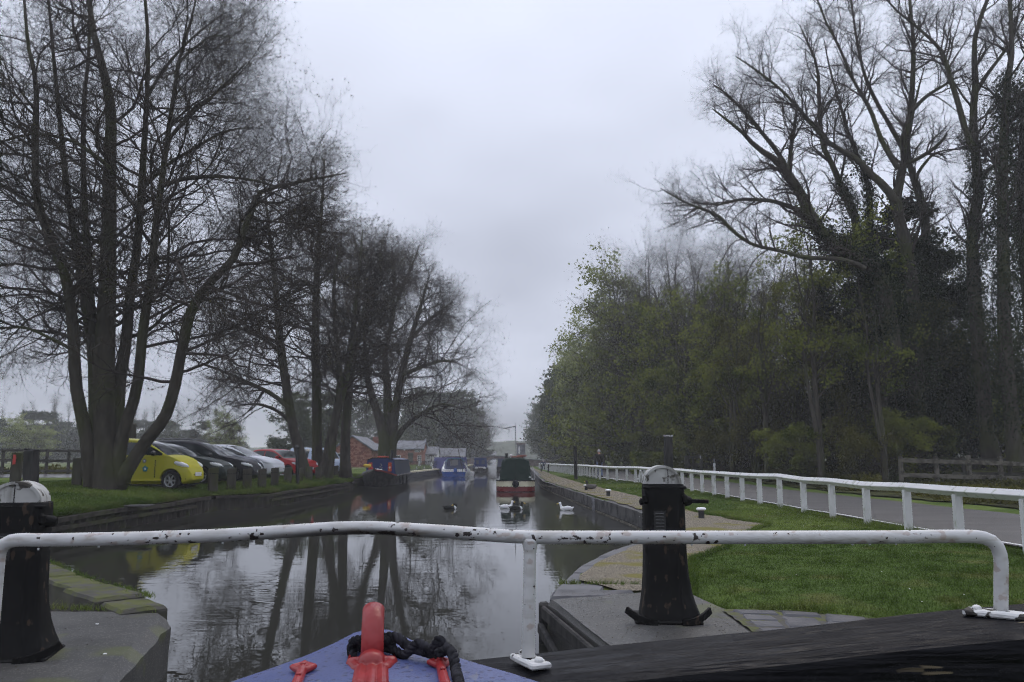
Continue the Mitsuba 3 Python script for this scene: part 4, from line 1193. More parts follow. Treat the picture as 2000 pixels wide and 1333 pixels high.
def paddle_stand(label, c, s, rz, bar_out, sx=1.0):
    k = thing('paddle_stand', label, 'paddle gear', 'cast iron paddle stands either side of the lock mouth')
    zs = np.array([0, .03, .08, .15, .25, .38, .52, .70, .9, 1.10, 1.14, 1.145])
    ax = np.array([.262, .260, .250, .228, .206, .190, .181, .178, .176, .176, .172, .165])
    ay = np.array([.225, .222, .21, .195, .180, .168, .160, .155, .150, .150, .146, .14])
    n = 48
    ang = np.arange(n) * 2 * np.pi / n + .01
    cc, ss = np.cos(ang), np.sin(ang)
    e = .34
    vs = []
    for z, a_, b_ in zip(zs, ax, ay):
        rib = .014 * np.exp(-((ang - 4.95) / .09) ** 2) * (z < 1.12)
        x = np.sign(cc) * np.abs(cc) ** e * a_
        y = np.sign(ss) * np.abs(ss) ** e * b_ - rib
        x = np.where(x > 0, .176 + (np.maximum(np.abs(x), 0) - .176) * 1.25, -.176 - (np.abs(x) - .176) * .55) if a_ > .18 else x
        vs.append(np.c_[x, y, np.full(n, z)])
    v = np.vstack(vs + [[[0, 0, 1.145]]])
    f = []
    for r in range(len(zs) - 1):
        for i in range(n):
            j = (i + 1) % n
            f += [[r * n + i, r * n + j, (r + 1) * n + j], [r * n + i, (r + 1) * n + j, (r + 1) * n + i]]
    e0 = (len(zs) - 1) * n
    f += [[e0 + i, e0 + (i + 1) % n, len(v) - 1] for i in range(n)]
    def W(m):
        m = m.copy()
        m.vertices[:, 0] *= sx
        return move(m, c, rz, s=s)
    put('pedestal', W(trimesh.Trimesh(v, f, process=False)), 'm_iron', k, smooth=35)
    th = np.linspace(0, math.pi, 28)
    cap = slab([(.148 * math.cos(t), .148 * math.sin(t)) for t in th], 'y', .20)
    put('hood', W(move(cap, (-.012, 0, 1.146))), 'm_oldwhite', k, smooth=30)
    rim = [(.162 * math.cos(t), .158 * math.sin(t)) for t in th] + [(.140 * math.cos(t), .136 * math.sin(t)) for t in th[::-1]]
    put('hood_rim', W(move(slab(rim, 'y', .23), (-.012, 0, 1.147))), 'm_oldwhite', k, smooth=30)
    put('hood_seam', W(box(.006, .004, .13, (.035 if rz < 0.1 else -.02, -.103, 1.21))), 'm_black', k)
    sl = cat_([box(.10, .02, .20, (-.05, -.152, .82))])
    put('rack_slot', W(sl), 'm_black', k)
    put('rack', W(cat_([box(.075, .014, .010, (-.05, -.163, .735 + .027 * q), ch=.003) for q in range(7)])), 'm_grey_iron', k)
    put('shoulder', W(cat_([box(.05, .05, .09, (-.165, -.13, 1.02), ch=.02), box(.05, .05, .09, (.165, -.13, 1.02), ch=.02), box(.37, .03, .03, (0, -.135, 1.115), ch=.01)])), 'm_iron', k)
    bs = lathe([(0, 0), (.045, 0), (.05, .02), (.04, .07), (.028, .09), (0, .09)], 20)
    bs.apply_transform(trimesh.transformations.rotation_matrix(math.pi / 2, [0, 1, 0]))
    put('spindle_boss', W(move(bs, (.15, -.05, 1.0))), 'm_iron', k, smooth=40)
    if bar_out:
        put('spindle', W(cat_([bar((.22, -.05, 1.0), (.385, -.05, .995), .034, ch=.006)])), 'm_iron', k)
    bs2 = lathe([(0, 0), (.03, 0), (.03, .03), (0, .04)], 14)
    bs2.apply_transform(trimesh.transformations.rotation_matrix(-math.pi / 2, [0, 1, 0]))
    put('bolt', W(move(bs2, (-.172, -.02, .99))), 'm_iron', k, smooth=40)
    fl = []
    for sgn in (-1, 1):
        pl = []
        for t in np.linspace(0, 1, 9):
            pl.append((sgn * (.10 + .25 * t), -.285 + .12 * t * t, .02 + .085 * t ** 2.2))
        for p, q in zip(pl[:-1], pl[1:]):
            fl.append(bar(p, q, .022, .055))
    fl.append(box(.56, .5, .03, (0, 0, .012), ch=.01))
    put('base_flange', W(cat_(fl)), 'm_iron', k)
    return k


mat('m_grey_iron', (.05, .05, .05), .35, .5)
paddle_stand('black paddle stand with white round hood and spindle bar on the right lockside', (1.29, 7.12, .42), .975, -.06, True)
paddle_stand('black paddle stand with stained white hood on the left slab, cut by the photo edge', (-3.41, 5.80, .42), .90, .22, False, 1.14)

# ------------------------------------------------------------------ the near narrowboat: blue bow
boat = thing('narrowboat', 'blue bow of the narrowboat the camera stands on, with red mooring fittings', 'narrowboat')
BD = np.array([-.15, 1.0]) / math.hypot(.15, 1)
BL = np.array([-BD[1], BD[0]])                       # to port
TIP = np.array([-.432, 2.68])
ZD = 1.216


def bw(lat, back, z=0.0):
    """A point of the bow: lat to starboard, back from the stem."""
    p = TIP - BD * back - BL * lat
    return np.array([p[0], p[1], ZD + z])


dd = np.array([0, .012, .04, .10, .18, .31, .44, .60, .8, 1.0, 1.5, 2.2, 3.2, 4.5])
hw = np.array([.022, .042, .062, .085, .115, .175, .25, .355, .47, .58, .80, 1.0, 1.03, 1.03])
out = [(-h, d) for h, d in zip(hw[::-1], dd[::-1])] + list(zip(hw, dd))
n = len(out)
rows = []
for dz, inset, rake in ((.0, 0, 0), (-.012, -.008, 0), (-.05, -.008, 0), (-.06, .012, .02), (-.45, .06, .12), (-.95, .12, .28), (-1.5, .2, .5)):
    rows.append([bw(np.sign(l) * max(abs(l) - inset, .006), d + rake * math.exp(-d / 1.2), dz) for l, d in out])
v = np.array(rows).reshape(-1, 3)
f = []
for r in range(len(rows) - 1):
    for i in range(n - 1):
        f += [[r * n + i, (r + 1) * n + i, (r + 1) * n + i + 1], [r * n + i, (r + 1) * n + i + 1, r * n + i + 1]]
hull = trimesh.Trimesh(v, f, process=False)
put('hull', hull, 'm_navy', boat, smooth=30)
dk = []
for l_, d in zip(hw, dd):
    dk.append([bw(-l_ + .0 + 2 * l_ * t, d, .0015 + .012 * (1 - (2 * t - 1) ** 2) * min(1, d * 2)) for t in np.linspace(0, 1, 13)])
dv = np.array(dk).reshape(-1, 3)
f = []
for r in range(len(dk) - 1):
    for i in range(12):
        f += [[r * 13 + i, r * 13 + i + 1, (r + 1) * 13 + i + 1], [r * 13 + i, (r + 1) * 13 + i + 1, (r + 1) * 13 + i]]
dm = trimesh.Trimesh(dv, f, process=False)
if dm.face_normals[:, 2].mean() < 0:
    dm.invert()
put('deck', dm, 'm_bow_blue', boat, smooth=True)


def strap(pts, half, r):
    """A flat bar with rounded edges bent along the points."""
    ms = []
    p = np.asarray(pts, float)
    side = np.array([BL[0], BL[1], 0])
    for k in range(len(p) - 1):
        q = np.vstack([ball(r, p[k + a] + side * half * s, sub=1).vertices for a in (0, 1) for s in (-1, 1)])
        ms.append(trimesh.convex.convex_hull(q))
    return cat_(ms)


th = np.linspace(-.25, math.pi + .35, 30)
pts = [bw(0, .375 + .088 * math.cos(t), .045 + .082 * max(math.sin(t), -.3)) for t in th]
pts = [bw(0, .475, -.0)] + [p for p in pts] + [bw(0, .295, .0)]
lt = tube(np.array(pts), .0195, 22)
d_ = (lt.vertices - pts[0])[:, :2] @ BL
lt.vertices[:, :2] += np.outer(d_ * .5, BL)
lp = put('mooring_loop', lt, 'm_bow_red', boat, smooth=True, label='thick red loop standing at the stem')


def plate(poly, z0, z1, back, lat, rnd=.012):
    g = sg.Polygon(poly).buffer(-rnd).buffer(rnd)
    ms = []
    for a, b, o in ((z0, z1 - .006, 0), (z1 - .006, z1, -.006)):
        h = trimesh.creation.extrude_polygon(g.buffer(o), b - a, engine='earcut')
        vv = h.vertices
        h.vertices = np.array([bw(lat + q[0], back - q[1], a + q[2]) for q in vv])
        ms.append(h)
    r = cat_(ms)
    return r


def cast(bones, ln=.007, rounds=10):
    return blend([(bw(*a), ra, bw(*b), rb) for a, ra, b, rb in bones], ln, rounds)


put('loop_mount', cast([((0, .44, .016), .034, (0, .50, .014), .036), ((-.050, .468, .010), .017, (.050, .468, .010), .017), ((-.050, .468, .008), .015, (0, .42, .008), .02), ((.050, .468, .008), .015, (0, .42, .008), .02),
                        ((-.026, .52, .006), .018, (-.030, .95, .006), .018), ((.026, .52, .006), .018, (.030, .95, .006), .018), ((0, .50, .004), .021, (0, .95, .004), .021),
                        ((-.05, .468, .008), .015, (-.034, .53, .008), .016), ((.05, .468, .008), .015, (.034, .53, .008), .016)]), 'm_bow_red', boat, smooth=True)
for lat, back in ((-.168, .535), (.172, .535)):
    kk = put('fairlead', cast([((lat, back - .050, .020), .006, (lat - .027, back - .012, .020), .007), ((lat, back - .050, .020), .006, (lat + .027, back - .012, .020), .007), ((lat - .027, back - .012, .020), .007, (lat, back + .03, .018), .009), ((lat + .027, back - .012, .020), .007, (lat, back + .03, .018), .009),
                               ((lat, back - .04, .022), .008, (lat, back + .03, .02), .012), ((lat - .024, back - .012, .020), .007, (lat + .024, back - .012, .020), .007), ((lat, back + .02, .018), .012, (lat, back + .28, .016), .014)], .005, 6), 'm_bow_red', boat, smooth=True)
    put('foot', plate([(0, .045), (.028, .018), (.014, -.02), (.014, -.25), (-.014, -.25), (-.014, -.02), (-.028, .018)], .0, .012, back, lat, .004), 'm_navy', kk)
    for b_ in (.0, .10):
        put('bolt', ball(.007, bw(lat, back + b_, .031), (1, 1, .6)), 'm_bow_red', kk, smooth=True)


def rope_mesh(pts, R, n=160, pitch=.06, strands=3):
    p, _ = resample(np.asarray(pts, float), np.ones(len(pts)), n)
    s = np.r_[0, np.cumsum(np.linalg.norm(np.diff(p, axis=0), axis=1))]
    t = unit(np.gradient(p, axis=0))
    a = unit(np.cross(t, [0.1, .2, 1.0]))
    b = np.cross(t, a)
    ms = []
    for k in range(strands):
        ph = s / pitch * 2 * np.pi + k * 2 * np.pi / strands
        ms.append(tube(p + R * .5 * (np.cos(ph)[:, None] * a + np.sin(ph)[:, None] * b), R * .56, 8))
    return cat_(ms)


rk = solo('rope', cat_([
    rope_mesh([bw(-.05, 0.375, .02), bw(-.052, 0.405, .05), bw(-.03, 0.425, .06), bw(.03, 0.415, .055), bw(.05, 0.385, .04), bw(.03, 0.335, .03), bw(-.03, 0.335, .02), bw(-.055, 0.375, .035), bw(-.05, 0.415, .012)], .0125, 120, .045),
    rope_mesh([bw(.0, 0.385, .03), bw(.03, 0.385, .055), bw(.06, 0.405, .06), bw(.10, 0.435, .038), bw(.135, 0.465, .034), bw(.165, 0.495, .03), bw(.185, 0.525, .055), bw(.20, 0.575, .05), bw(.205, 0.635, .02), bw(.20, 0.775, .012), bw(.15, 1.025, .012)], .0135, 200, .05),
    rope_mesh([bw(.025, 0.375, .03), bw(.05, 0.405, .03), bw(.08, 0.435, .02), bw(.12, 0.465, .055), bw(.15, 0.495, .045), bw(.17, 0.525, .075), bw(.185, 0.515, .045), bw(.165, 0.555, .05)], .012, 140, .045)]),
    'm_rope', 'black rope knotted through the red loop on the blue bow', 'rope', smooth=True)
# ------------------------------------------------------------------ white rail fence along the lane
def fence_x(y):
    return np.interp(y, [5, 12, 16, 38, 45, 50, 58, 80, 100, 130], [6.9, 6.92, 7.05, 7.05, 6.25, 5.35, 5.2, 4.95, 4.6, 4.2])


wf = thing('rail_fence', 'long white painted post and rail fence between the verge and the lane', 'fence')
fy = [5.9]
while fy[-1] < 128:
    fy.append(fy[-1] + 1.78)
rng = np.random.default_rng(3)
tops = []
for y in fy:
    x = float(fence_x(y))
    z = float(zr(np.array(x), np.array(y)))
    tops.append(np.array([x, y, z + .80 + rng.normal(0, .012)]))
for k, (y, t) in enumerate(zip(fy, tops)):
    put('post', box(.125, .10, t[2] - .0 + .2, (t[0], y, (t[2] - .2) / 2 - .05), rz=.03 * rng.normal(), ch=.008), 'm_white', wf)
for k in range(0, len(tops) - 1):
    a, b = tops[k], tops[k + 1]
    d = (b - a) / np.linalg.norm(b - a)
    m = bar((0, 0, 0), (np.linalg.norm(b - a) - .006, 0, 0), .118, .118, ch=.008)
    m.apply_transform(trimesh.transformations.rotation_matrix(math.pi / 4, [1, 0, 0]))
    M_ = np.eye(4)
    M_[:3, 0], M_[:3, 1], M_[:3, 2], M_[:3, 3] = d, unit(np.cross([0, 0, 1], d)), unit(np.cross(d, np.cross([0, 0, 1], d))), a + d * .003
    m.apply_transform(M_)
    put('rail', m, 'm_white', wf)

# the grey post and rail fence at the wood edge, and the broken one further off
gf = thing('paddock_fence', 'weathered grey post and rail fence in front of the ivy at the right', 'fence')
F = [at(1762, 952, 33.0), at(1832, 953, 33.2), at(1896, 955, 33.4), at(1958, 957, 33.6), at(2040, 959, 33.8)]
for k, p in enumerate(F):
    h = at(1762, 893, 33.0)[2] - p[2] + (.06 if k == 2 else 0)
    put('post', bar(p - [0, 0, .3], p + [0, 0, h + .02], .17, .13, up=(1, 0, 0), ch=.012), 'm_greywood', gf)
for lo, hi in ((0, 2), (2, 4)):
    for fr in (.88, .40):
        a, b = F[lo], F[hi]
        put('rail', bar(a + [0, -.09, 1.20 * fr], b + [0, -.09, 1.20 * fr - .02], .05, .17, ch=.008), 'm_greywood', gf)
gf2 = thing('paddock_fence', 'second grey rail fence standing behind the first at the right edge', 'fence')
for u in (1885, 1975, 2060):
    p = at(u, 949, 36)
    put('post', bar(p - [0, 0, .3], p + [0, 0, 1.25], .15, .12, up=(1, 0, 0)), 'm_greywood_dark', gf2)
for fr in (1.1, .5):
    put('rail', bar(at(1860, 949, 36) + [0, -.08, fr], at(2080, 949, 36) + [0, -.08, fr], .05, .15), 'm_greywood_dark', gf2)
bf = thing('paddock_fence', 'short dark rail fence under the green bushes beyond the lane', 'fence')
Z0 = lambda p: float(zr(np.array(p[0]), np.array(p[1])))
for u in (1340, 1354, 1371):
    p = at(u, 920, 50)
    put('post', bar([p[0], p[1], Z0(p) - .2], [p[0], p[1], at(u, 891, 50)[2]], .14, .12, up=(1, 0, 0)), 'm_greywood_dark', bf)
for v in (893, 908):
    put('rail', bar(at(1337, v + 1, 49.9), at(1372, v, 49.9), .05, .13), 'm_greywood_dark', bf)
put('gate_catch', box(.05, .05, .2, at(1368, 893.5, 49.7)), 'm_white', bf)
p = at(1396, 924, 46)
mp = thing('marker_post', 'slim white tipped marker post beside the lane under the wood', 'post')
put('shaft', bar(at(1394.5, 897, 46), at(1396, 905, 46), .07), 'm_grey', mp)
put('white_shaft', bar(at(1395, 905, 46), at(1396.5, 930, 46), .09), 'm_whiteplain', mp)

# clipped hedge by the lane: a box of leaves over a twiggy core
rng = np.random.default_rng(8)
hk = thing('hedge', 'low clipped green hedge beside the lane', 'hedge')
n = 26000
c = np.c_[rng.uniform(8.55, 12.6, n), 59 + rng.uniform(-.8, .8, n), rng.uniform(.35, 2.02, n) ** 1.0]
s = rng.integers(0, 3, n)
c[s == 0, 1] = 58.2 + rng.normal(0, .1, (s == 0).sum())
c[s == 1, 2] = 1.98 + rng.normal(0, .07, (s == 1).sum())
put('foliage', leaves(c, .13, rng), 'm_leaf_spring', hk)
put('core', rough(box(3.9, 1.2, 1.5, (10.6, 59, 1.1)), .3, .15, 3), 'm_leaf_ivy', hk, smooth=True)

# black marker posts, mooring bollards
for u, v0, v1, Y, w, lb in ((1125, 932, 872, 52.5, .26, 'tall slanted black post on the verge in front of the far fence'), (1305, 945, 853, 23.5, .27, 'black timber post rising behind the right paddle stand'), (62, 968, 880, 17.0, .26, 'black timber post on the left bank behind the left paddle stand')):
    a, b = at(u, v0, Y), at(u - (2 if u == 1125 else 0), v1, Y)
    a[2] = float((zl if a[0] < 0 else zr)(np.array(a[0]), np.array(a[1]))) - .2
    k = thing('timber_post', lb, 'post')
    m = bar(a, b, w, w * .8, up=(1, 0, 0), ch=.02)
    put('shaft', m, 'm_blackwood', k)
    t = prism([(-w / 2, -w * .4), (w / 2, -w * .4), (w / 2, w * .4), (-w / 2, w * .4)], 0, .04)
    if u == 1305:
        put('worn_top', rough(move(box(w * .9, w * .75, .03), b + [0, 0, .015]), .05, .02, 4), 'm_peeling', k)
    else:
        put('cap', move(box(w * .92, w * .72, .03, ch=.01), b + [0, 0, .012], ry=.12), 'm_blackwood', k)
LB = {1370: 'nearest white topped mooring bollard on the gravel right of the paddle stand', 1188: 'middle white topped bollard on the canal edge', 1145: 'farthest white topped bollard, the standing duck beside it'}
for u, vb in ((1370, 1014), (1188, 970), (1145, 958.5)):
    p = on(u, vb, .435)
    k = thing('mooring_bollard', LB[u], 'bollard', 'mooring bollards on the right canal side')
    put('shaft', lathe([(0, -.05), (.072, -.05), (.066, .02), (.064, .19), (0, .19)], 20, p), 'm_black', k, smooth=40)
    put('cap', lathe([(0, .185), (.085, .185), (.106, .20), (.108, .222), (.095, .24), (.05, .252), (0, .254)], 24, p), 'm_whiteplain', k, smooth=40)
for u, v, Y in ((1057, 919, 92), (1071, 918, 86)):
    k = thing('timber_post', 'small dark post on the far towpath, %s of the running child' % ('left' if u == 1057 else 'right'), 'post')
    a = at(u, v, Y)
    put('shaft', bar(a - [0, 0, .3], at(u, v - 11, Y), .14), 'm_blackwood', k)

# ------------------------------------------------------------------ left bank: wooden posts, fence
BP = [(283, 950, 904, 26.8), (415, 961, 914, 25.9), (451, 957, 915, 27.2), (482, 955, 916, 28.6), (511, 954, 916, 30.2), (536, 950, 914, 31.8), (562, 944, 913, 33.6), (585, 941, 914, 35.3), (603, 939, 912, 37.0), (622, 937, 912, 38.8), (641, 934, 910, 40.6), (655, 931, 910, 42.6)]
bl = {0: 'moss stained wooden post in front of the yellow car door', 1: 'thick wooden post just right of the yellow car', 11: 'last wooden post of the row, before the blue narrowboat'}
for k, (u, v0, v1, Y) in enumerate(BP):
    a = hit(u, v0, zl)
    b = at(u, v1, a[1])
    a[2] -= .15
    kk = thing('wooden_post', bl.get(k) or 'square mossy wooden post, ' + ('second', 'third', 'fourth', 'fifth', 'sixth', 'seventh', 'eighth', 'ninth', 'tenth')[k - 2] + ' right of the yellow car', 'post', 'wooden posts along the left bank')
    w = (.27 if k else .21) * a[1] / Y
    rz = .5 + .1 * math.sin(k * 2.3)
    m = box(w, w * .8, b[2] - a[2], (0, 0, 0), rz=rz, ch=.015)
    m.apply_translation([a[0], a[1], (a[2] + b[2]) / 2])
    tl = m.vertices[:, 2] > b[2] - .03
    m.vertices[tl, 2] += .10 * (m.vertices[tl, 0] - a[0])
    put('shaft', m, 'm_post', kk)
    if k in (1, 2, 3, 4, 5):
        z = b[2] - .19
        put('wire_band', box(w * 1.06, w * .86, .02, (a[0], a[1], z), rz=rz), 'm_black', kk)
for u, v0, v1, Y, red in ((30, 938, 884, 26.0, True), (150, 938, 895, 27.0, False)):
    a, b = at(u, v0, Y), at(u, v1, Y)
    kk = thing('wooden_post', 'big wooden post with a red rag at the left edge' if red else 'wooden post left of the great alder', 'post')
    a[2] = float(zl(np.array(a[0]), np.array(a[1]))) - .15
    m = box(.28, .24, b[2] - a[2], (0, 0, 0), rz=.3, ch=.02)
    m.apply_translation([a[0], a[1], (a[2] + b[2]) / 2])
    put('shaft', m, 'm_post', kk)
    if red:
        put('red_rag', rough(move(box(.09, .02, .30), at(28, 898, Y - .17) + [0, 0, 0]), .05, .03, 5), 'm_redplain', kk, smooth=True)
pf = thing('field_fence', 'grey wooden post and rail fence behind the wet car park', 'fence')
FP = [at(u, 928, 45 + .012 * u) for u in np.arange(-40, 420, 43)]
for k, p in enumerate(FP):
    put('post', bar([p[0], p[1], p[2] - .3], [p[0], p[1], p[2] + 1.42], .14, .12, up=(1, 0, 0)), 'm_greywood_dark', pf)
for k in range(len(FP) - 1):
    for z in (1.33, .78, .22):
        put('rail', bar(FP[k] + [.01, -.08, z], FP[k + 1] + [-.01, -.08, z], .05, .14), 'm_greywood_dark', pf)
rng = np.random.default_rng(21)
n = 9000
c = np.c_[rng.uniform(-60, -15, n), rng.uniform(46.5, 52, n), np.zeros(n)]
c[:, 2] = zl(c[:, 0], c[:, 1]) + rng.uniform(0, .5, n) * meshkit.noise(c * [.5, .5, 0], 3)
struct('scrub', leaves(c, .22, rng), 'm_leaf_olive', 'rough grass and scrub behind the field fence', kind='stuff')
k = thing('bin', 'brown timber litter bin behind the yellow car roof', 'bin')
p = at(247, 858, 33)
put('box', box(.55, .5, .75, (p[0], p[1], p[2] + .25), ch=.03), 'm_post', k)
put('legs', cat_([bar((p[0] + s * .2, p[1], .7), (p[0] + s * .2, p[1], p[2] - .1), .08) for s in (-1, 1)]), 'm_post', k)
k = thing('manhole_cover', 'pale flat cover set in the grass near the great alder', 'cover')
p = on(268, 975, .72)
p[2] = float(zl(np.array(p[0]), np.array(p[1])))
put('lid', box(.75, .45, .05, p + [0, 0, .03], rz=.1, ch=.01), 'm_concrete', k)
k = thing('lamp_post', 'slim black post before the red car', 'post')
p = at(581, 941, 35.5)
put('shaft', tube([p - [0, 0, .2], p + [0, 0, .1], at(580, 874, 35.5)], [.09, .075, .07], 12), 'm_black', k, smooth=True)
put('cap', lathe([(0, 0), (.095, 0), (.10, .06), (.06, .12), (0, .13)], 16, at(580, 876, 35.5)), 'm_black', k, smooth=True)

# ------------------------------------------------------------------ parked cars
SHAPES_ = {
    'mini': dict(L=3.42, W=1.63, top=[(0, .62), (.02, .80), (.06, 1.00), (.14, 1.22), (.28, 1.40), (.5, 1.455), (1.0, 1.475), (1.5, 1.455), (1.95, 1.37), (2.3, 1.20), (2.62, 1.02), (2.85, .945), (3.1, .83), (3.3, .66), (3.40, .50), (3.42, .36)], belt=(.90, .98), glass=(.30, 1.24, 1.30, 2.30), screen=(1.85, 2.66), axles=(.50, 2.82), r=.29),
    'hatch': dict(L=4.05, W=1.72, top=[(0, .60), (.03, .85), (.10, 1.02), (.30, 1.28), (.5, 1.40), (1.0, 1.455), (1.6, 1.45), (2.1, 1.36), (2.5, 1.18), (2.9, .985), (3.3, .90), (3.7, .80), (3.93, .66), (4.02, .50), (4.05, .36)], belt=(.90, .96), glass=(.55, 1.45, 1.52, 2.62), screen=(2.0, 2.94), axles=(.72, 3.28), r=.31),
    'estate': dict(L=4.6, W=1.78, top=[(0, .60), (.03, .9), (.08, 1.15), (.22, 1.50), (.4, 1.62), (1.2, 1.66), (2.0, 1.64), (2.5, 1.52), (2.95, 1.28), (3.35, 1.06), (3.8, .96), (4.2, .86), (4.45, .70), (4.56, .5), (4.6, .36)], belt=(.98, 1.02), glass=(.4, 1.75, 1.82, 3.0), screen=(2.4, 3.4), axles=(.85, 3.72), r=.33),
    'van': dict(L=4.3, W=1.75, top=[(0, .6), (.03, 1.2), (.06, 1.7), (.2, 1.80), (1.5, 1.83), (2.3, 1.80), (2.7, 1.62), (3.1, 1.3), (3.35, 1.08), (3.8, .96), (4.1, .80), (4.25, .55), (4.3, .38)], belt=(1.02, 1.05), glass=(2.0, 2.3, 2.1, 3.05), screen=(2.6, 3.4), axles=(.75, 3.45), r=.31),
}


def car(label, kind, paint, pos, rz, s=1.0, extras=None, group='cars parked along the canal bank', short=1.0):
    q = SHAPES_[kind]
    L, W = q['L'], q['W']
    k = thing('parked_car', label, 'car', group)
    tx, tz = np.array(q['top']).T
    xs = np.unique(np.concatenate([tx, np.linspace(.02, L - .02, 34)]))
    from scipy.interpolate import PchipInterpolator
    ztop = PchipInterpolator(tx, tz)(xs)
    plan = np.interp(xs / L, [0, .02, .08, .2, .5, .78, .90, .96, .99, 1], [.74, .84, .94, .99, 1, .985, .93, .84, .72, .58])
    belt = np.minimum(np.interp(xs, [0, L * .65], q['belt']), ztop - .015)
    bot = np.interp(xs / L, [0, .06, .94, 1], [.36, .19, .19, .30])
    bot = np.minimum(bot, ztop - .05)
    rings = []
    for x, zt, pl, zb, b0 in zip(xs, ztop, plan, belt, bot):
        w = W / 2 * pl
        up = zt - zb
        wr = w * .965 - up * .30
        mid = b0 + (zb - b0) * .55
        half = [(0, b0), (w * .86, b0), (w * .965, b0 + .09 * min(1, (zb - b0) / .3)), (w, mid), (w * .985, zb - .02), (w * .965, zb), (wr + (w * .965 - wr) * .12, zt - up * .14), (wr - .05, zt - .012 - .01 * min(1, up * 3)), (wr * .6, zt), (0, zt + .008)]
        rings.append([(x, y, z) for y, z in half] + [(x, -y, z) for y, z in half[-2:0:-1]])
    V = np.array(rings)
    n, m = V.shape[:2]
    i, j = np.meshgrid(np.arange(n - 1), np.arange(m), indexing='ij')
    j2 = (j + 1) % m
    Q = np.stack([i * m + j, i * m + j2, (i + 1) * m + j2, (i + 1) * m + j], -1).reshape(-1, 4)
    v = np.vstack([V.reshape(-1, 3), V[0].mean(0), V[-1].mean(0)])
    f = np.vstack([Q[:, [0, 1, 2]], Q[:, [0, 2, 3]], [[n * m, (t + 1) % m, t] for t in range(m)], [[n * m + 1, (n - 1) * m + t, (n - 1) * m + (t + 1) % m] for t in range(m)]])
    body = trimesh.Trimesh(v, f, process=True)
    body.fix_normals()
    try:
        B = m3.Manifold(m3.Mesh(np.asarray(body.vertices, np.float32), np.asarray(body.faces, np.uint32)))
        if B.num_tri() > 0:
            for ax in q['axles']:
                c = trimesh.creation.cylinder(q['r'] * 1.17, 3, sections=40)
                c.apply_transform(trimesh.transformations.rotation_matrix(math.pi / 2, [1, 0, 0]))
                c2 = box(q['r'] * 2.3, 3, .3, (0, 0, -.28))
                for t_ in (c, c2):
                    t_.apply_translation((ax, 0, q['r'] + .0))
                    B = B - (m3.Manifold(m3.Mesh(np.asarray(t_.vertices, np.float32), np.asarray(t_.faces, np.uint32))) ^ m3.Manifold.cube([9, 3, 3], True).translate([0, 0, 1.5 + .0]))
            o = B.to_mesh()
            body = trimesh.Trimesh(o.vert_properties[:, :3], o.tri_verts, process=False)
    except Exception:
        pass
    M = np.eye(4)
    M[:3, :3] = trimesh.transformations.rotation_matrix(rz, [0, 0, 1])[:3, :3] * s
    M[:3, 3] = pos
    nose = np.array([L, 0, 0])

    def W_(m_):
        m_ = m_.copy()
        m_.apply_translation(-nose)
        m_.vertices[:, 0] *= short
        m_.apply_transform(M)
        return m_
    put('body', W_(body), 'm_car_' + paint, k, smooth=32)
    under = box(L * .86, W * .8, .3, (L / 2, 0, .30))
    put('underbody', W_(under), 'm_black', k)
    from scipy.interpolate import interp1d
    RI = interp1d(xs, V, axis=0)

    def sidepane(x0, x1, sgn, lo=.10, hi=.93):
        X = np.linspace(x0, x1, 12)
        a, b = [], []
        for x in X:
            r = RI(x)
            p, t = r[5], r[6]
            if t[2] - p[2] < .02:
                continue
            o = np.array([0, .006, 0])
            pa, pb = p + (t - p) * lo + o, p + (t - p) * hi + o
            a.append(pa * [1, sgn, 1])
            b.append(pb * [1, sgn, 1])
        n_ = len(a)
        vv = np.vstack([a, b])
        ff = np.array([[t, t + 1, n_ + t + 1, n_ + t] for t in range(n_ - 1)])
        tri = np.vstack([ff[:, [0, 1, 2]], ff[:, [0, 2, 3]]])
        return trimesh.Trimesh(vv, tri if sgn < 0 else tri[:, ::-1], process=False)

    x0, x1, x2, x3 = q['glass']
    for sgn in (-1, 1):
        put('side_window', W_(sidepane(x2, x3 + .22, sgn)), 'm_carglass', k)
        if kind != 'van':
            put('side_window', W_(sidepane(x0, x1, sgn)), 'm_carglass', k)

    def across(x0, x1, lift=.007):
        X = np.linspace(x0, x1, 10)
        rows = []
        for x in X:
            r = RI(x)
            e = 1e-2
            sl = (RI(min(x + e, L - .01))[9][2] - RI(x - e)[9][2]) / (2 * e)
            nr = np.array([-sl, 0, 1]) / math.hypot(sl, 1)
            row = [r[7], r[8], r[9], r[8] * [1, -1, 1], r[7] * [1, -1, 1]]
            rows.append([p * [1, .96, 1] + nr * lift for p in row])
        vv = np.array(rows).reshape(-1, 3)
        ff = []
        for a in range(9):
            for b in range(4):
                ff += [[a * 5 + b, (a + 1) * 5 + b, (a + 1) * 5 + b + 1], [a * 5 + b, (a + 1) * 5 + b + 1, a * 5 + b + 1]]
        t = trimesh.Trimesh(vv, ff, process=False)
        if t.face_normals[:, 2].mean() < 0:
            t.invert()
        return t
    put('windscreen', W_(across(*q['screen'])), 'm_carglass', k, smooth=True)
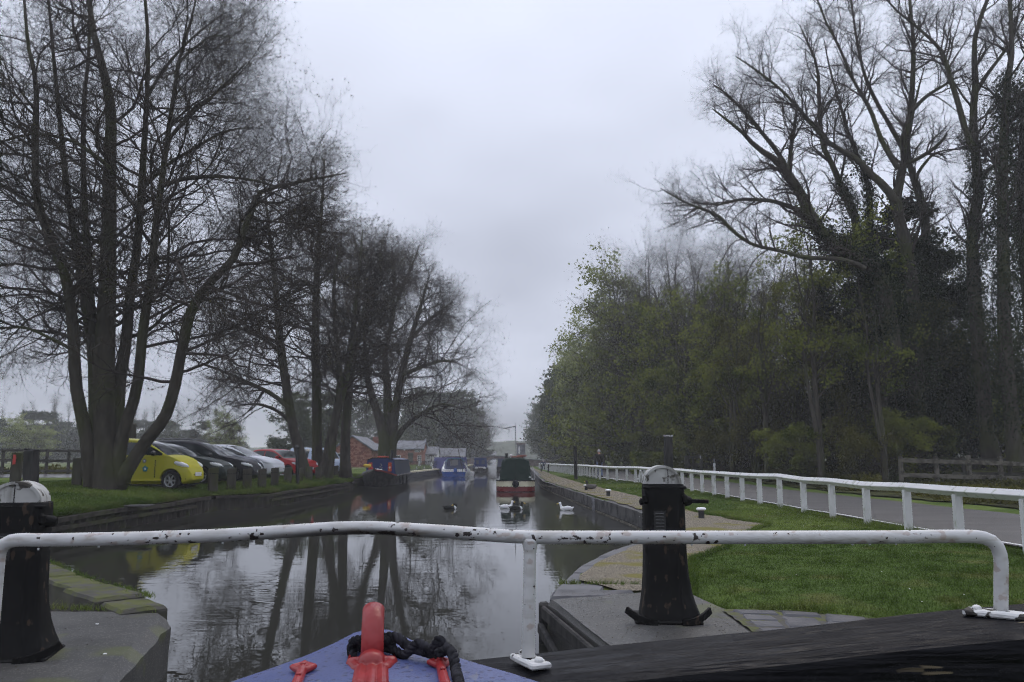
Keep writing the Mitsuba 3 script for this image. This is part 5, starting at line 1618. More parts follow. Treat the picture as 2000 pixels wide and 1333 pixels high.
    for ax in q['axles']:
        for sgn in (-1, 1):
            r = q['r']
            ty = lathe([(r * .62, -.09), (r * .9, -.095), (r * .985, -.07), (r, 0), (r * .985, .07), (r * .9, .095), (r * .62, .09)], 36)
            rim = [lathe([(0, .02), (r * .16, .05), (r * .2, .02), (0, .015)], 16), lathe([(r * .55, -.08), (r * .66, .06), (r * .64, .085), (r * .56, .07), (r * .53, -.08)], 36)]
            for a in range(6):
                t = box(r * .50, r * .17, .035, (r * .36, 0, .045), ch=.008)
                t.apply_transform(trimesh.transformations.rotation_matrix(a * math.pi / 3, [0, 0, 1]))
                rim.append(t)
            dish = lathe([(0, -.03), (r * .6, -.03), (r * .6, -.04), (0, -.04)], 24)
            R = trimesh.transformations.rotation_matrix(-sgn * math.pi / 2, [1, 0, 0])
            cp = (ax, sgn * (W / 2 - .115), r)
            ms = []
            for g in (ty, cat_(rim), dish):
                g = g.copy()
                g.apply_transform(R)
                g.apply_translation(cp)
                ms.append(W_(g))
            wk = put('wheel', ms[0], 'm_tyre', k, smooth=40)
            put('rim', ms[1], 'm_alloy', wk, smooth=30)
            put('brake_disc', ms[2], 'm_black', wk)
    hz = float(np.interp(L - .33, tx, tz)) - .12
    hw_ = float(np.interp((L - .33) / L, [0, .5, .78, .90, .96, 1], [.9, 1, .985, .93, .84, .6])) * W / 2
    for sgn in (-1, 1):
        h = ball(1, (0, 0, 0), (.24, .085, .075), 3)
        h.apply_transform(trimesh.transformations.rotation_matrix(.28, [0, 1, 0]))
        h.apply_transform(trimesh.transformations.rotation_matrix(-sgn * .42, [0, 0, 1]))
        h.apply_translation((L - .30, sgn * (hw_ - .085), hz + .02))
        put('headlight', W_(h), 'm_lamp', k, smooth=True)
        mr = ball(1, (0, 0, 0), (.085, .11, .075), 2)
        mr.apply_translation((x3 - .02, sgn * (W / 2 + .06), q['belt'][1] + .07))
        put('mirror', W_(mr), 'm_black' if paint != 'red' else 'm_car_red', k, smooth=True)
    put('grille', W_(box(.09, W * .46, .12, (L - .055, 0, .42), ch=.03)), 'm_black', k)
    put('number_plate', W_(box(.02, .5, .11, (L + .004, 0, .46))), 'm_whiteplain', k)
    if extras:
        extras(k, W_, q)
    return k


def daisy(k, W_, q):
    for x, z, r, c in ((2.02, .62, .085, 'm_teal'), (1.98, .84, .06, 'm_grey'), (1.72, .86, .065, 'm_grey')):
        pts = []
        for a in range(5):
            t = a * 2 * math.pi / 5 + .3
            pts.append(sg.Point(r * .62 * math.cos(t), r * .62 * math.sin(t)).buffer(r * .42, 6))
        from shapely.ops import unary_union
        for g, cc, off in ((unary_union(pts), c, .004), (sg.Point(0, 0).buffer(r * .36, 6), 'm_whiteplain', .007)):
            m = trimesh.creation.extrude_polygon(g, .004, engine='earcut')
            vv = m.vertices
            m.vertices = np.stack([x + vv[:, 0], -(q['W'] / 2 + off + vv[:, 2] - .001), z + vv[:, 1]], 1)
            m.invert()
            put('flower_decal' if cc == c else 'flower_centre', W_(m), cc, k)
    put('sill_trim', W_(box(1.75, .02, .05, (1.68, -q['W'] / 2 + .005, .30), ch=.008)), 'm_car_yellow', k)
    put('fog_lamp', W_(box(.1, .16, .14, (q['L'] - .16, -.58, .36), ch=.03)), 'm_black', k)
    for x in (1.28, 2.33):
        put('door_gap', W_(box(.012, .02, .48, (x, -q['W'] / 2 + .006, .62))), 'm_black', k)


def rails(k, W_, q):
    for s_ in (-1, 1):
        put('roof_rail', W_(tube([(.5, s_ * .56, 1.66), (.62, s_ * .56, 1.72), (2.1, s_ * .56, 1.71), (2.25, s_ * .56, 1.62)], .018, 8)), 'm_grey', k)


def stripe(k, W_, q):
    put('blue_stripe', W_(box(1.2, .02, .16, (q['L'] - 1.25, -q['W'] / 2 + .015, .66), ch=.005)), 'm_blue_hull', k)


def cpos(u, v, Y):
    p = at(u, v, Y)
    return (p[0], p[1], float(zl(np.array(p[0]), np.array(p[1]))) - .01)


car('small yellow hatchback with blue flower decals on its door', 'mini', 'yellow', cpos(386, 950, 28.2), .04, 1.17, daisy, short=.86)
car('dark green hatchback parked just behind the yellow car', 'hatch', 'darkgreen', cpos(449, 950, 30.8), .06, 1.06)
car('tall black estate car with roof rails, third in the row', 'estate', 'black', cpos(505, 945, 33.4), .04, 1.02, rails)
car('dark blue hatchback between the black estate and the white car', 'hatch', 'navy', cpos(507, 945, 36.4), .0, 1.10)
car('white hatchback with a blue stripe on its wing', 'hatch', 'white', cpos(547, 942, 38.6), -.10, 1.09, stripe)
car('bright red hatchback turned to face the canal', 'hatch', 'red', cpos(605, 940, 42.6), -.55, 1.0)
car('silver blue van behind the alder trunks', 'van', 'silver', cpos(648, 915, 56), -1.1, 1.0, None, None)
car('pale van half hidden behind the left alder trunks', 'van', 'silver', cpos(606, 915, 58), -1.1, 1.0, None, None)
# ------------------------------------------------------------------ moored boats


def loft(sections):
    """Rings of equal length joined into a closed skin."""
    V = np.array(sections, float)
    n, m = V.shape[:2]
    i, j = np.meshgrid(np.arange(n - 1), np.arange(m), indexing='ij')
    j2 = (j + 1) % m
    Q = np.stack([i * m + j, i * m + j2, (i + 1) * m + j2, (i + 1) * m + j], -1).reshape(-1, 4)
    v = np.vstack([V.reshape(-1, 3), V[0].mean(0), V[-1].mean(0)])
    f = np.vstack([Q[:, [0, 1, 2]], Q[:, [0, 2, 3]], [[n * m, (t + 1) % m, t] for t in range(m)], [[n * m + 1, (n - 1) * m + t, (n - 1) * m + (t + 1) % m] for t in range(m)]])
    t = trimesh.Trimesh(v, f, process=True)
    t.fix_normals()
    return t


def framed(o, yaw):
    """Boat axes: x to starboard, y towards the bow, z up; yaw turns them, o moves them."""
    def W(m):
        return move(m, o, yaw)
    return W


# green boat, stern towards the lock
gk = thing('narrowboat', 'narrowboat with dark green canvas hood and cream and red stern at the right', 'narrowboat')
gx, gy = .19, 43.9
W = framed((gx, gy, 0), .0)
hw_ = lambda y: np.interp(y, [0, .15, .5, 1.0, 12, 14, 15], [.62, .86, .98, 1.03, 1.03, .8, .1])


def hull_ring(y, z0, z1, grow_=0.0):
    h = hw_(y) + grow_
    return [(-h, y, z0), (h, y, z0), (h, y, z1), (-h, y, z1)]


ysb = [0, .08, .2, .5, 1.0, 6, 12, 13, 14, 15]
put('hull', W(loft([hull_ring(y, -.4, .58) for y in ysb])), 'm_black', gk)
band = [(-hw_(y), y) for y in (1.2, .8, .5, .2, .08, 0)] + [(hw_(y), y) for y in (0, .08, .2, .5, .8, 1.2)]


def band_mesh(z0, z1, o):
    p = np.array(band)
    c = np.array([0, .9])
    q = p + o * unit(p - c)
    v = np.vstack([np.c_[p, np.full(len(p), z0)], np.c_[q, np.full(len(p), z0)], np.c_[q, np.full(len(p), z1)], np.c_[p, np.full(len(p), z1)]])
    n = len(p)
    f = []
    for r in range(4):
        for i in range(n - 1):
            a, b = r * n, ((r + 1) % 4) * n
            f += [[a + i, b + i, b + i + 1], [a + i, b + i + 1, a + i + 1]]
    t = trimesh.Trimesh(v, f, process=False)
    t.fix_normals()
    return t


put('red_band', W(band_mesh(.03, .27, .012)), 'm_redband', gk)
put('cream_band', W(band_mesh(.28, .565, .016)), 'm_cream', gk)
put('gunwale', W(band_mesh(.565, .62, .05)), 'm_black', gk)
put('stern_deck', W(prism([(x, y) for x, y in band] + [(1.0, 3), (-1.0, 3)], .57, .60)), 'm_black', gk)
put('stern_fender', W(move(lathe([(0, -.13), (.15, -.11), (.185, 0), (.15, .11), (0, .13)], 20), (0, -.09, .42), rx=math.pi / 2)), 'm_rope', gk, smooth=True)
put('fender_chain', W(cat_([tube([(s * .05, -.05, .58), (s * .12, -.03, .64), (s * .2, .05, .62)], .02, 6) for s in (-1, 1)])), 'm_black', gk)
hood = []
for y, s in ((.42, .97), (.52, 1.0), (1.4, 1.02), (2.6, 1.02)):
    zt = 1.78 if y > .5 else 1.73
    hood.append([(-.86 * s, y, .6), (.86 * s, y, .6), (.80 * s, y, 1.1), (.74 * s, y, 1.55), (.66 * s, y, zt - .08), (.45 * s, y, zt), (0, y, zt + .02), (-.45 * s, y, zt), (-.66 * s, y, zt - .08), (-.74 * s, y, 1.55), (-.80 * s, y, 1.1)])
hd = put('canvas_hood', W(rough(loft(hood), .14, .035, 7)), 'm_canvas_green', gk, smooth=40)
put('seam', W(cat_([bar((0, .405, .6), (0, .40, 1.75), .02, .012)])), 'm_black', hd)
put('cabin', W(loft([[(-.84, y, .6), (.84, y, .6), (.72, y, 1.52), (.4, y, 1.62), (-.4, y, 1.62), (-.72, y, 1.52)] for y in (2.6, 12)])), 'm_redband', gk)
put('chimney', W(cat_([lathe([(0, 1.6), (.075, 1.6), (.075, 1.98), (.10, 1.98), (.10, 2.04), (0, 2.04)], 14, (-.50, 3.0, 0))])), 'm_black', gk, smooth=40)
put('mushroom_vent', W(lathe([(0, 1.7), (.05, 1.7), (.05, 1.88), (.09, 1.9), (.09, 1.96), (0, 2.0)], 14, (-.25, 3.4, 0))), 'm_whiteplain', gk, smooth=40)
put('number_plate', W(box(.09, .01, .08, (.76, .40, .76))), 'm_whiteplain', gk)
put('plank_rack', W(cat_([box(.7, .3, .05, (.1, 3.2, 1.85)), box(.05, .05, .25, (.4, 3.2, 1.72)), box(.05, .05, .25, (-.2, 3.2, 1.72))])), 'm_brick', gk)
put('side_rail', W(cat_([tube([(1.0, .6, .62), (1.02, 1.0, 1.0), (.95, 2.0, 1.3)], .025, 6)])), 'm_grey', gk)
bk = solo('log_pile', W(cat_([tube([(x - .1, 3.7 + .1 * k, 1.84 + .05 * (k % 2)), (x + .35, 3.75 + .1 * k, 1.86 + .05 * (k % 2))], .05, 8) for k, x in enumerate((.05, .2, -.05, .3, .12))])), 'm_brick', 'brown firewood on the green boat roof', 'logs')
ap = thing('television_aerial', 'tall thin aerial pole with a tilted arm above the green boat', 'aerial')
p0 = at(1008.5, 889, gy + 4)
p1 = at(1006.5, 833, gy + 4)
p0[2] = 1.62
put('pole', tube([p0, p1], .022, 8), 'm_grey', ap)
a0 = at(985, 837, gy + 4)
put('arm', tube([p1 + [.03, 0, 0], a0], .03, 8), 'm_grey', ap)
put('elements', cat_([bar(p1 + (a0 - p1) * t - [0, .12, 0], p1 + (a0 - p1) * t + [0, .12, 0], .012) for t in np.linspace(.05, 1, 7)]), 'm_grey', ap, stuff=True)
put('tip', tube([p1, p1 + [.03, 0, .22]], .008, 6), 'm_grey', ap)
solo('mooring_rope', rope_mesh([(1.1, 44.2, .6), (1.5, 42.5, .42), (right_edge(40) - .02, 40, .35), (right_edge(37) + .3, 37, .43)], .02, 80, .1), 'm_greywood', 'pale mooring rope from the green boat to the wall', 'rope', smooth=True)

# blue boat, bow towards the lock
bk = thing('narrowboat', 'blue narrowboat with red painted panels, bow towards the lock at the left bank', 'narrowboat')
W = framed((-8.55, 51.4, 0), .02)
hb = lambda y: np.interp(y, [0, .1, .35, .8, 1.4, 2.2, 12.5, 13], [.05, .16, .42, .72, .93, 1.03, 1.03, .9])
sh = lambda y: np.interp(y, [0, .4, 1.0, 2.0, 3.0, 13], [1.02, .94, .80, .68, .64, .64])
ring = lambda y: [(-hb(y) * .55, y + .5 * math.exp(-y / .8), -.4), (hb(y) * .55, y + .5 * math.exp(-y / .8), -.4), (hb(y) * .9, y + .12 * math.exp(-y / .6), .3), (hb(y), y, sh(y)), (-hb(y), y, sh(y)), (-hb(y) * .9, y + .12 * math.exp(-y / .6), .3)]
put('hull', W(loft([ring(y) for y in (0, .1, .35, .8, 1.4, 2.2, 4, 8, 12.5, 13)])), 'm_black', bk, smooth=35)
for s in (-1, 1):
    pl = [np.array([s * (hb(y) + .015), y, sh(y) + .03]) for y in (0, .1, .35, .8, 1.4, 2.2, 3.0)]
    put('gunwale', W(cat_([bar(a, b, .07, .10) for a, b in zip(pl[:-1], pl[1:])])), 'm_grey' if s < 0 else 'm_redband', bk)
put('side_gunwale', W(cat_([box(.06, 10, .07, (s * 1.04, 8, .66)) for s in (-1, 1)])), 'm_grey', bk)
cab = lambda y: [(-.98, y, .66), (.98, y, .66), (.86, y, 1.66), (.5, y, 1.78), (0, y, 1.80), (-.5, y, 1.78), (-.86, y, 1.66)]
put('cabin', W(loft([cab(2.9), cab(12.4)])), 'm_navy', bk)
put('cabin_side', W(prism([(.0, 0), (.012, 0), (.012, 1), (0, 1)], 0, 1).apply_transform(np.array([[1, 0, -.122, .985], [0, 9.3, 0, 3.0], [0, 0, .92, .70], [0, 0, 0, 1.0]]))), 'm_navy_dark', bk)
put('roof_trim', W(cat_([box(.05, 9.6, .05, (s * .87, 7.7, 1.66)) for s in (-1, 1)] + [bar((-.87, 2.88, 1.66), (-.5, 2.88, 1.79), .05), bar((.87, 2.88, 1.66), (.5, 2.88, 1.79), .05), bar((-.5, 2.88, 1.79), (.5, 2.88, 1.79), .05)])), 'm_black', bk)
for x in (-.66, .60):
    pk_ = put('painted_panel', W(box(.24, .02, .58, (x, 2.89, 1.20), ch=.005)), 'm_panel_red', bk)
    for z, sx in ((1.36, .05), (1.17, .08), (1.01, .06)):
        d = box(sx * 1.5, .01, sx * 1.5, (0, 0, 0))
        d.apply_transform(trimesh.transformations.rotation_matrix(.785, [0, 1, 0]))
        d.apply_translation((x, 2.876, z))
        put('diamond', W(d), 'm_orange' if z != 1.17 else 'm_cream', pk_)
put('rose_painting', W(cat_([move(ball(.045, (0, 0, 0), (1, .2, 1), 1), (x, 2.89, z)) for x, z in ((.03, 1.38), (.07, 1.28), (-.04, 1.2), (.09, 1.14), (.06, 1.06))])), 'm_grey', bk, stuff=True)
put('stem_post', W(bar((0, -.03, 1.16), (0, .35, -.1), .09, .07)), 'm_black', bk)
put('cratch_block', W(box(.22, .3, .42, (-.28, .75, 1.0), ch=.04)), 'm_redplain', bk)
put('mat', W(box(.9, .12, .12, (.0, 1.0, .80), rz=-.3, ch=.03)), 'm_redband', bk)
W2 = framed((-8.55, 51.4, 0), .02)
yk = solo('water_can', cat_([W2(move(lathe([(0, 0), (.11, 0), (.11, .36), (.06, .44), (.06, .48), (0, .48)], 16), (-.30, .72, 1.27), ry=-1.45))]), 'm_yellow', 'yellow can lying on the blue boat bow', 'can', smooth=True)
solo('fender', W2(move(lathe([(0, 0), (.06, .02), (.085, .12), (.085, .4), (.06, .5), (0, .52)], 16), (-.06, .86, 1.06), ry=1.75)), 'm_whiteplain', 'white fender lying on the blue boat bow', 'fender', smooth=True)
solo('bow_rope', cat_([rope_mesh([(-8.6, 51.4, 1.05), (-9.0, 50.4, .8), (-9.6, 49.2, .62), (-10.6, 47.5, .75)], .03, 60, .12)]), 'm_greywood', 'slack mooring rope from the blue boat bow to the grass', 'rope', smooth=True)
put('chimney', W(move(lathe([(0, 0), (.09, 0), (.08, .52), (.11, .52), (.11, .58), (0, .58)], 16), (.55, 4.2, 1.72), ry=.06)), 'm_black', bk, smooth=40)
solo('roof_clutter', W2(cat_([box(.5, .35, .12, (-.05, 3.6, 1.86), ch=.03), box(.35, .3, .10, (.22, 3.9, 1.85), ch=.03)])), 'm_panel_red', 'red and orange clutter on the blue boat roof', 'clutter')
for y in (4.6, 6.4, 8.6):
    solo('side_fender', W2(tube([(1.07, y, .68), (1.10, y, .4), (1.10, y, -.02)], [.02, .06, .06], 10)), 'm_rope', {4.6: 'first', 6.4: 'second', 8.6: 'last'}[y] + ' black fender hanging on the side of the blue boat', 'fender', smooth=True)

# the small cruiser
ck = thing('cabin_cruiser', 'small white and blue cabin cruiser with a canvas back', 'boat')
W = framed((-5.55, 81, 0), .16)
hc = lambda y: np.interp(y, [0, .3, 3, 5, 6.2], [1.02, 1.08, 1.1, .8, .05])
zc = lambda y: np.interp(y, [0, 3, 6.2], [.72, .78, 1.1])
put('hull', W(loft([[(-hc(y) * .85, y, -.2), (hc(y) * .85, y, -.2), (hc(y), y, .46), (-hc(y), y, .46)] for y in (0, .3, 3, 5, 6.2)])), 'm_blue_hull', ck)
put('topsides', W(loft([[(-hc(y) - .01, y - .01, .46), (hc(y) + .01, y - .01, .46), (hc(y) * .98, y, zc(y)), (-hc(y) * .98, y, zc(y))] for y in (0, .3, 3, 5, 6.2)])), 'm_whiteplain', ck)
put('canvas', W(loft([[(-.9, y, zc(0) - .02), (.9, y, zc(0) - .02), (.82, y, 1.4), (.68, y, h), (-.68, y, h), (-.82, y, 1.4)] for y, h in ((.15, 1.72), (.4, 1.78), (2.4, 1.75))])), 'm_canvas_blue', ck)
put('canvas_trim', W(cat_([bar((-.72, .12, 1.74), (.72, .12, 1.74), .06), bar((-.72, .12, 1.74), (-.92, .12, 1.45), .05), bar((.72, .12, 1.74), (.92, .12, 1.45), .05)])), 'm_teal', ck)
put('clear_window', W(box(.78, .02, .56, (-.1, .12, 1.34), ch=.008)), 'm_grey', ck)
put('cabin', W(loft([[(-.9, y, .74), (.9, y, .74), (.75, y, h), (-.75, y, h)] for y, h in ((2.4, 1.55), (4.0, 1.4), (5.0, .95))])), 'm_whiteplain', ck)
put('outboard', W(cat_([box(.3, .35, .45, (0, -.22, .6), ch=.08), box(.14, .16, .6, (0, -.2, .1))])), 'm_blue_hull', ck)
dk_ = thing('dinghy', 'small pale dinghy with an outboard beside the cruiser', 'boat')
W = framed((-4.35, 83, 0), .1)
put('hull', W(loft([[(-.5 * k, y, -.1), (.5 * k, y, -.1), (.62 * k, y, .42), (-.62 * k, y, .42)] for y, k in ((0, 1), (1.5, 1), (2.6, .1))])), 'm_whiteplain', dk_)
put('outboard', W(cat_([box(.3, .3, .5, (0, -.2, .5), ch=.08), bar((.0, .2, .5), (-.35, .5, 1.3), .12)])), 'm_whiteplain', dk_)


def far_boat(label, o, yaw, w, L, h, hullm, cabm, extra=None):
    k = thing('narrowboat', label, 'narrowboat')
    W = framed(o, yaw)
    hh = lambda y: np.interp(y, [0, .4, 1.5, L - 1, L], [.1, .5, 1, 1, .8]) * w / 2
    put('hull', W(loft([[(-hh(y) * .9, y, -.2), (hh(y) * .9, y, -.2), (hh(y), y, .62), (-hh(y), y, .62)] for y in (0, .4, 1.5, L - 1, L)])), hullm, k)
    put('cabin', W(loft([[(-w * .45, y, .6), (w * .45, y, .6), (w * .38, y, h), (-w * .38, y, h)] for y in (1.4, L - 1)])), cabm, k)
    if extra:
        extra(k, W)


far_boat('violet blue covered boat with a pale bow beyond the cruiser', (-5.3, 92, 0), .42, 2.1, 9, 1.9, 'm_canvas_violet', 'm_canvas_violet', lambda k, W: [put('bow_trim', W(cat_([bar((-.1, -.1, .75), (-1.0, 1.5, .62), .08), bar((.1, -.1, .75), (1.0, 1.5, .62), .08)])), 'm_grey', k), put('cover_edge', W(box(1.7, .05, .08, (0, 1.35, 1.45))), 'm_grey', k)])
far_boat('dark narrowboat with a white and red bow moored before the bridge', (-3.95, 104, 0), .05, 2.0, 12, 1.85, 'm_black', 'm_navy', lambda k, W: [put('bow_band', W(cat_([box(1.3, .06, .22, (0, .30, .60)), ])), 'm_whiteplain', k), put('bow_mark', W(box(.35, .05, .3, (0, .25, .48))), 'm_redplain', k), put('front_window', W(cat_([box(.4, .04, .5, (-.35, 1.37, 1.3)), box(.4, .04, .5, (.35, 1.37, 1.3))])), 'm_greyblue', k)])
far_boat('dark boat under the bridge beside its arch', (-1.2, 112, 0), .0, 1.9, 10, 1.75, 'm_black', 'm_greyblue', None)

# ------------------------------------------------------------------ the bridge and the buildings
bk = thing('canal_bridge', 'low hump backed brick bridge over the canal in the haze', 'bridge')
th = np.linspace(0, math.pi, 20)
BX, BYY = -3.4, 165.0
outl = [(-11, -.3), (-11, 1.3)] + [(x, 1.35 + .85 * math.exp(-(x / 5.5) ** 2)) for x in np.linspace(-10, 10, 24)] + [(11, 1.3), (11, -.3)]
hole = [(2.0 * math.cos(t), -.4 + 1.95 * math.sin(t)) for t in th]
g = sg.Polygon(outl).difference(sg.Polygon(hole + [(-2.0, -1), (2.0, -1)][::1]).buffer(0))
m = trimesh.creation.extrude_polygon(g if g.geom_type == 'Polygon' else max(g.geoms, key=lambda q: q.area), 4.5, engine='earcut')
v = m.vertices
m.vertices = np.stack([v[:, 0] + BX, BYY + v[:, 2], v[:, 1]], 1)
m.fix_normals()
put('arch_wall', m, 'm_brick_dark', bk)
ringp = [(2.25 * math.cos(t), -.4 + 2.2 * math.sin(t)) for t in th] + [(2.0 * math.cos(t), -.4 + 1.95 * math.sin(t)) for t in th[::-1]]
m = slab(ringp, 'y', .1)
put('arch_ring', move(m, (BX, BYY - .05, 0)), 'm_slates', bk)
tp = [(x, 1.35 + .85 * math.exp(-(x / 5.5) ** 2)) for x in np.linspace(-10, 10, 24)]
put('parapet_coping', cat_([bar((BX + a[0], BYY - .02, a[1] + .06), (BX + b[0], BYY - .02, b[1] + .06), .4, .14) for a, b in zip(tp[:-1], tp[1:])]), 'm_slates', bk)
mat('m_brick_dark', vary((.10, .075, .07), (.17, .13, .12), 2), .85, .2)


def gable_house(name, label, cat, x0, x1, y0, y1, zb, ze, zr_, wall, roof, ridge='x', over=.2, group=None):
    k = thing(name, label, cat, group)
    put('wall', box(x1 - x0, y1 - y0, ze - zb + 1, ((x0 + x1) / 2, (y0 + y1) / 2, (ze + zb - 1) / 2)), wall, k)
    if ridge == 'x':
        yc = (y0 + y1) / 2
        prof_ = [(y0 - over, ze - .12), (yc, zr_), (y1 + over, ze - .12), (y1 + over, ze + .02), (yc, zr_ + .14), (y0 - over, ze + .02)]
        put('roof', slab(prof_, 'x', x1 - x0 + .3, (x0 + x1) / 2), roof, k)
        put('gable', slab([(y0, ze - .05), (yc, zr_), (y1, ze - .05)], 'x', x1 - x0 - .02, (x0 + x1) / 2), wall, k)
    else:
        xc = (x0 + x1) / 2
        prof_ = [(x0 - over, ze - .12), (xc, zr_), (x1 + over, ze - .12), (x1 + over, ze + .02), (xc, zr_ + .14), (x0 - over, ze + .02)]
        put('roof', slab(prof_, 'y', y1 - y0 + .3, (y0 + y1) / 2), roof, k)
        put('gable', slab([(x0, ze - .05), (xc, zr_), (x1, ze - .05)], 'y', y1 - y0 - .02, (y0 + y1) / 2), wall, k)
    return k


def window(k, xc, y, zc, w, h, nx=2, nz=2, frame='m_whiteplain', name='window'):
    p = put(name, cat_([box(w, .06, .06, (xc, y, zc + s * h / 2)) for s in (-1, 1)] + [box(.06, .055, h, (xc + s * w / 2, y, zc)) for s in (-1, 1)] + [box(.04, .05, h, (xc - w / 2 + w * i / nx, y, zc)) for i in range(1, nx)] + [box(w, .045, .04, (xc, y, zc - h / 2 + h * i / nz)) for i in range(1, nz)]), frame, k)
    put('pane', box(w, .02, h, (xc, y + .02, zc)), 'm_carglass', p)


def X(u, Y):
    return (u - 1000) / FPX * Y


def Zv(v, Y):
    return float(at(1000, v, Y)[2])


# brick workshop with its gable towards us
Y = 88
k = gable_house('workshop', 'red brick workshop with a grey tiled roof behind the alder trunks', 'building', X(652, Y), X(728, Y), Y, Y + 9, .6, Zv(879, Y), Zv(853, Y), 'm_brick', 'm_slates', 'y', .25)
window(k, X(668, Y), Y - .03, Zv(893, Y), .8, .8)
k = gable_house('cottage', 'small dark cottage with pale posts beside the brick workshop', 'building', X(708, 96), X(745, 96), 96, 101, .6, Zv(882, 96), Zv(868, 96), 'm_greywood_dark', 'm_slates', 'x')
for u in (713, 722):
    put('post', bar((X(u, 96), 95.6, .4), (X(u, 96), 95.6, Zv(882, 96)), .14, up=(1, 0, 0)), 'm_whiteplain', k)
put('chimney', box(.7, .6, 1.6, (X(728, 96), 99, Zv(866, 96)), ch=.03), 'm_brick', k)
Y = 128
k = gable_house('brick_cottage', 'long red brick cottage with white windows under a slate roof', 'building', X(757, Y), X(828, Y), Y, Y + 6, .6, Zv(877, Y), Zv(862, Y), 'm_brick', 'm_slates', 'x')
window(k, X(817, Y), Y - .03, Zv(880.5, Y), .85, .45, 4, 2)
window(k, X(821, Y), Y - .03, Zv(896, Y), .5, .85, 2, 3)
window(k, X(772, Y), Y - .03, Zv(893, Y), 2.0, .5, 1, 1, name='doorway')
put('lamp', ball(.13, (X(792, Y), Y - .12, Zv(879, Y)), sub=1), 'm_whiteplain', k)
put('gable_end', slab([(Y - .3, Zv(877, Y)), (Y + 3, Zv(858, Y)), (Y + 6.3, Zv(877, Y)), (Y + 6.1, Zv(880, Y)), (Y + 3, Zv(861, Y)), (Y - .1, Zv(880, Y))], 'x', .3, X(828, Y)), 'm_slates', k)
put('door', box(.8, .08, 1.5, (X(804, Y), Y - .03, Zv(894, Y))), 'm_greywood_dark', k)
Y = 131
k = gable_house('white_cottage', 'white walled cottage under a dark roof next to the brick one', 'building', X(831, Y), X(854, Y), Y, Y + 6, .6, Zv(888, Y), Zv(874, Y), 'm_wall_white', 'm_slates', 'x')
window(k, X(838.5, Y), Y - .03, Zv(894, Y), .45, .5, 2, 2)
put('lamp', box(.45, .1, .22, (X(842, Y), Y - .05, Zv(890, Y))), 'm_black', k)
put('lantern', box(.2, .1, .25, (X(848, Y), Y - .05, Zv(890.5, Y))), 'm_black', k)
Y = 136
k = gable_house('tea_room', 'long low building with a slate roof and white posts beside the canal', 'building', X(856, Y), X(908, Y), Y, Y + 5, .6, Zv(892.5, Y), Zv(877, Y), 'm_greyblue', 'm_slates', 'x')
for u in (863, 871, 903, 907):
    put('post', bar((X(u, Y), Y - .5, .4), (X(u, Y), Y - .5, Zv(892.5, Y)), .22, up=(1, 0, 0)), 'm_whiteplain', k)
window(k, X(867, Y), Y - .03, Zv(899, Y), .4, .9, 1, 2)
put('eaves_board', box(X(908, Y) - X(856, Y), .1, .15, (X(882, Y), Y - .32, Zv(892.6, Y))), 'm_black', k)
k = thing('gatehouse', 'grey building with a white corner seen past the aerial pole', 'building')
Y = 185
put('wall', box(X(1026, Y) - X(1010, Y), 5, 7, (X(1018, Y), Y + 2.5, 1.4)), 'm_slates', k)
put('parapet', box(X(1026, Y) - X(1009, Y), 5.2, .4, (X(1017.5, Y), Y + 2.5, Zv(867, Y))), 'm_brick_dark', k)
put('white_corner', box(.35, .1, 1.6, (X(1014, Y), Y - .06, Zv(880, Y))), 'm_whiteplain', k)
G = 'white houses far beyond the bridge'
for u, v, w, Y in ((962, 887, 3.0, 330), (958, 889, 3.5, 320), (946, 888, 2.5, 340), (943, 891, 3.0, 300)):
    gable_house('far_house', 'tiny pale house in the haze beyond the bridge', 'house', X(u, Y) - w / 2, X(u, Y) + w / 2, Y, Y + 4, 0, Zv(v, Y), Zv(v - 4, Y), 'm_wall_white', 'm_slates', 'x', .1, G)

# black railings, pub sign, table parasols on the quay
rk_ = thing('railing', 'black upright railings along the left quay', 'railing')
pts = [np.array([left_edge(y) - .45, y, .55]) for y in np.arange(64, 108, .55)]
for p in pts:
    put('upright', bar(p, p + [0, 0, .95], .035, up=(1, 0, 0)), 'm_black', rk_)
for z in (.12, .92):
    put('rail', cat_([bar(a + [0, 0, z], b + [0, 0, z], .04) for a, b in zip(pts[:-1:4], pts[4::4])]), 'm_black', rk_)
sk = thing('sign_post', 'thin black sign post with a small board before the white cottage', 'sign')
p = at(842.5, 908, 118)
put('post', bar(p - [0, 0, .6], at(842.5, 889, 118), .1), 'm_black', sk)
put('board', box(.4, .06, .25, at(842, 889.5, 117.9)), 'm_black', sk)
LBS = ['white gull like parasol nearest the railings', 'left white folded parasol of the quay terrace', 'white folded parasol beside its twin on the terrace', 'right white folded parasol of the terrace pair', 'red parasol left part of the terrace', 'taller red parasol on the terrace', 'white parasol at the terrace end']
for (u, v, mt), lb in zip(((819, 909, 'm_whiteplain'), (843, 908, 'm_whiteplain'), (854, 908, 'm_whiteplain'), (858, 908, 'm_whiteplain'), (868, 907, 'm_redplain'), (871, 906, 'm_redplain'), (877, 908, 'm_whiteplain')), LBS):
    k = thing('parasol', lb, 'parasol')
    p = at(u, v, 112)
    put('canopy', lathe([(0, -.35), (.16, -.25), (.20, -.05), (.08, .3), (0, .34)], 10, p), mt, k, smooth=True)
    put('pole', tube([p - [0, 0, 1.2], p - [0, 0, .3]], .03, 6), 'm_grey', k)
k = thing('sign_board', 'small pale notice board under the cottage window', 'sign')
put('board', box(.5, .05, .3, at(820, 903, 110)), 'm_whiteplain', k)
put('post', bar(at(820, 904, 110) - [0, 0, 1], at(820, 904, 110), .06), 'm_grey', k)
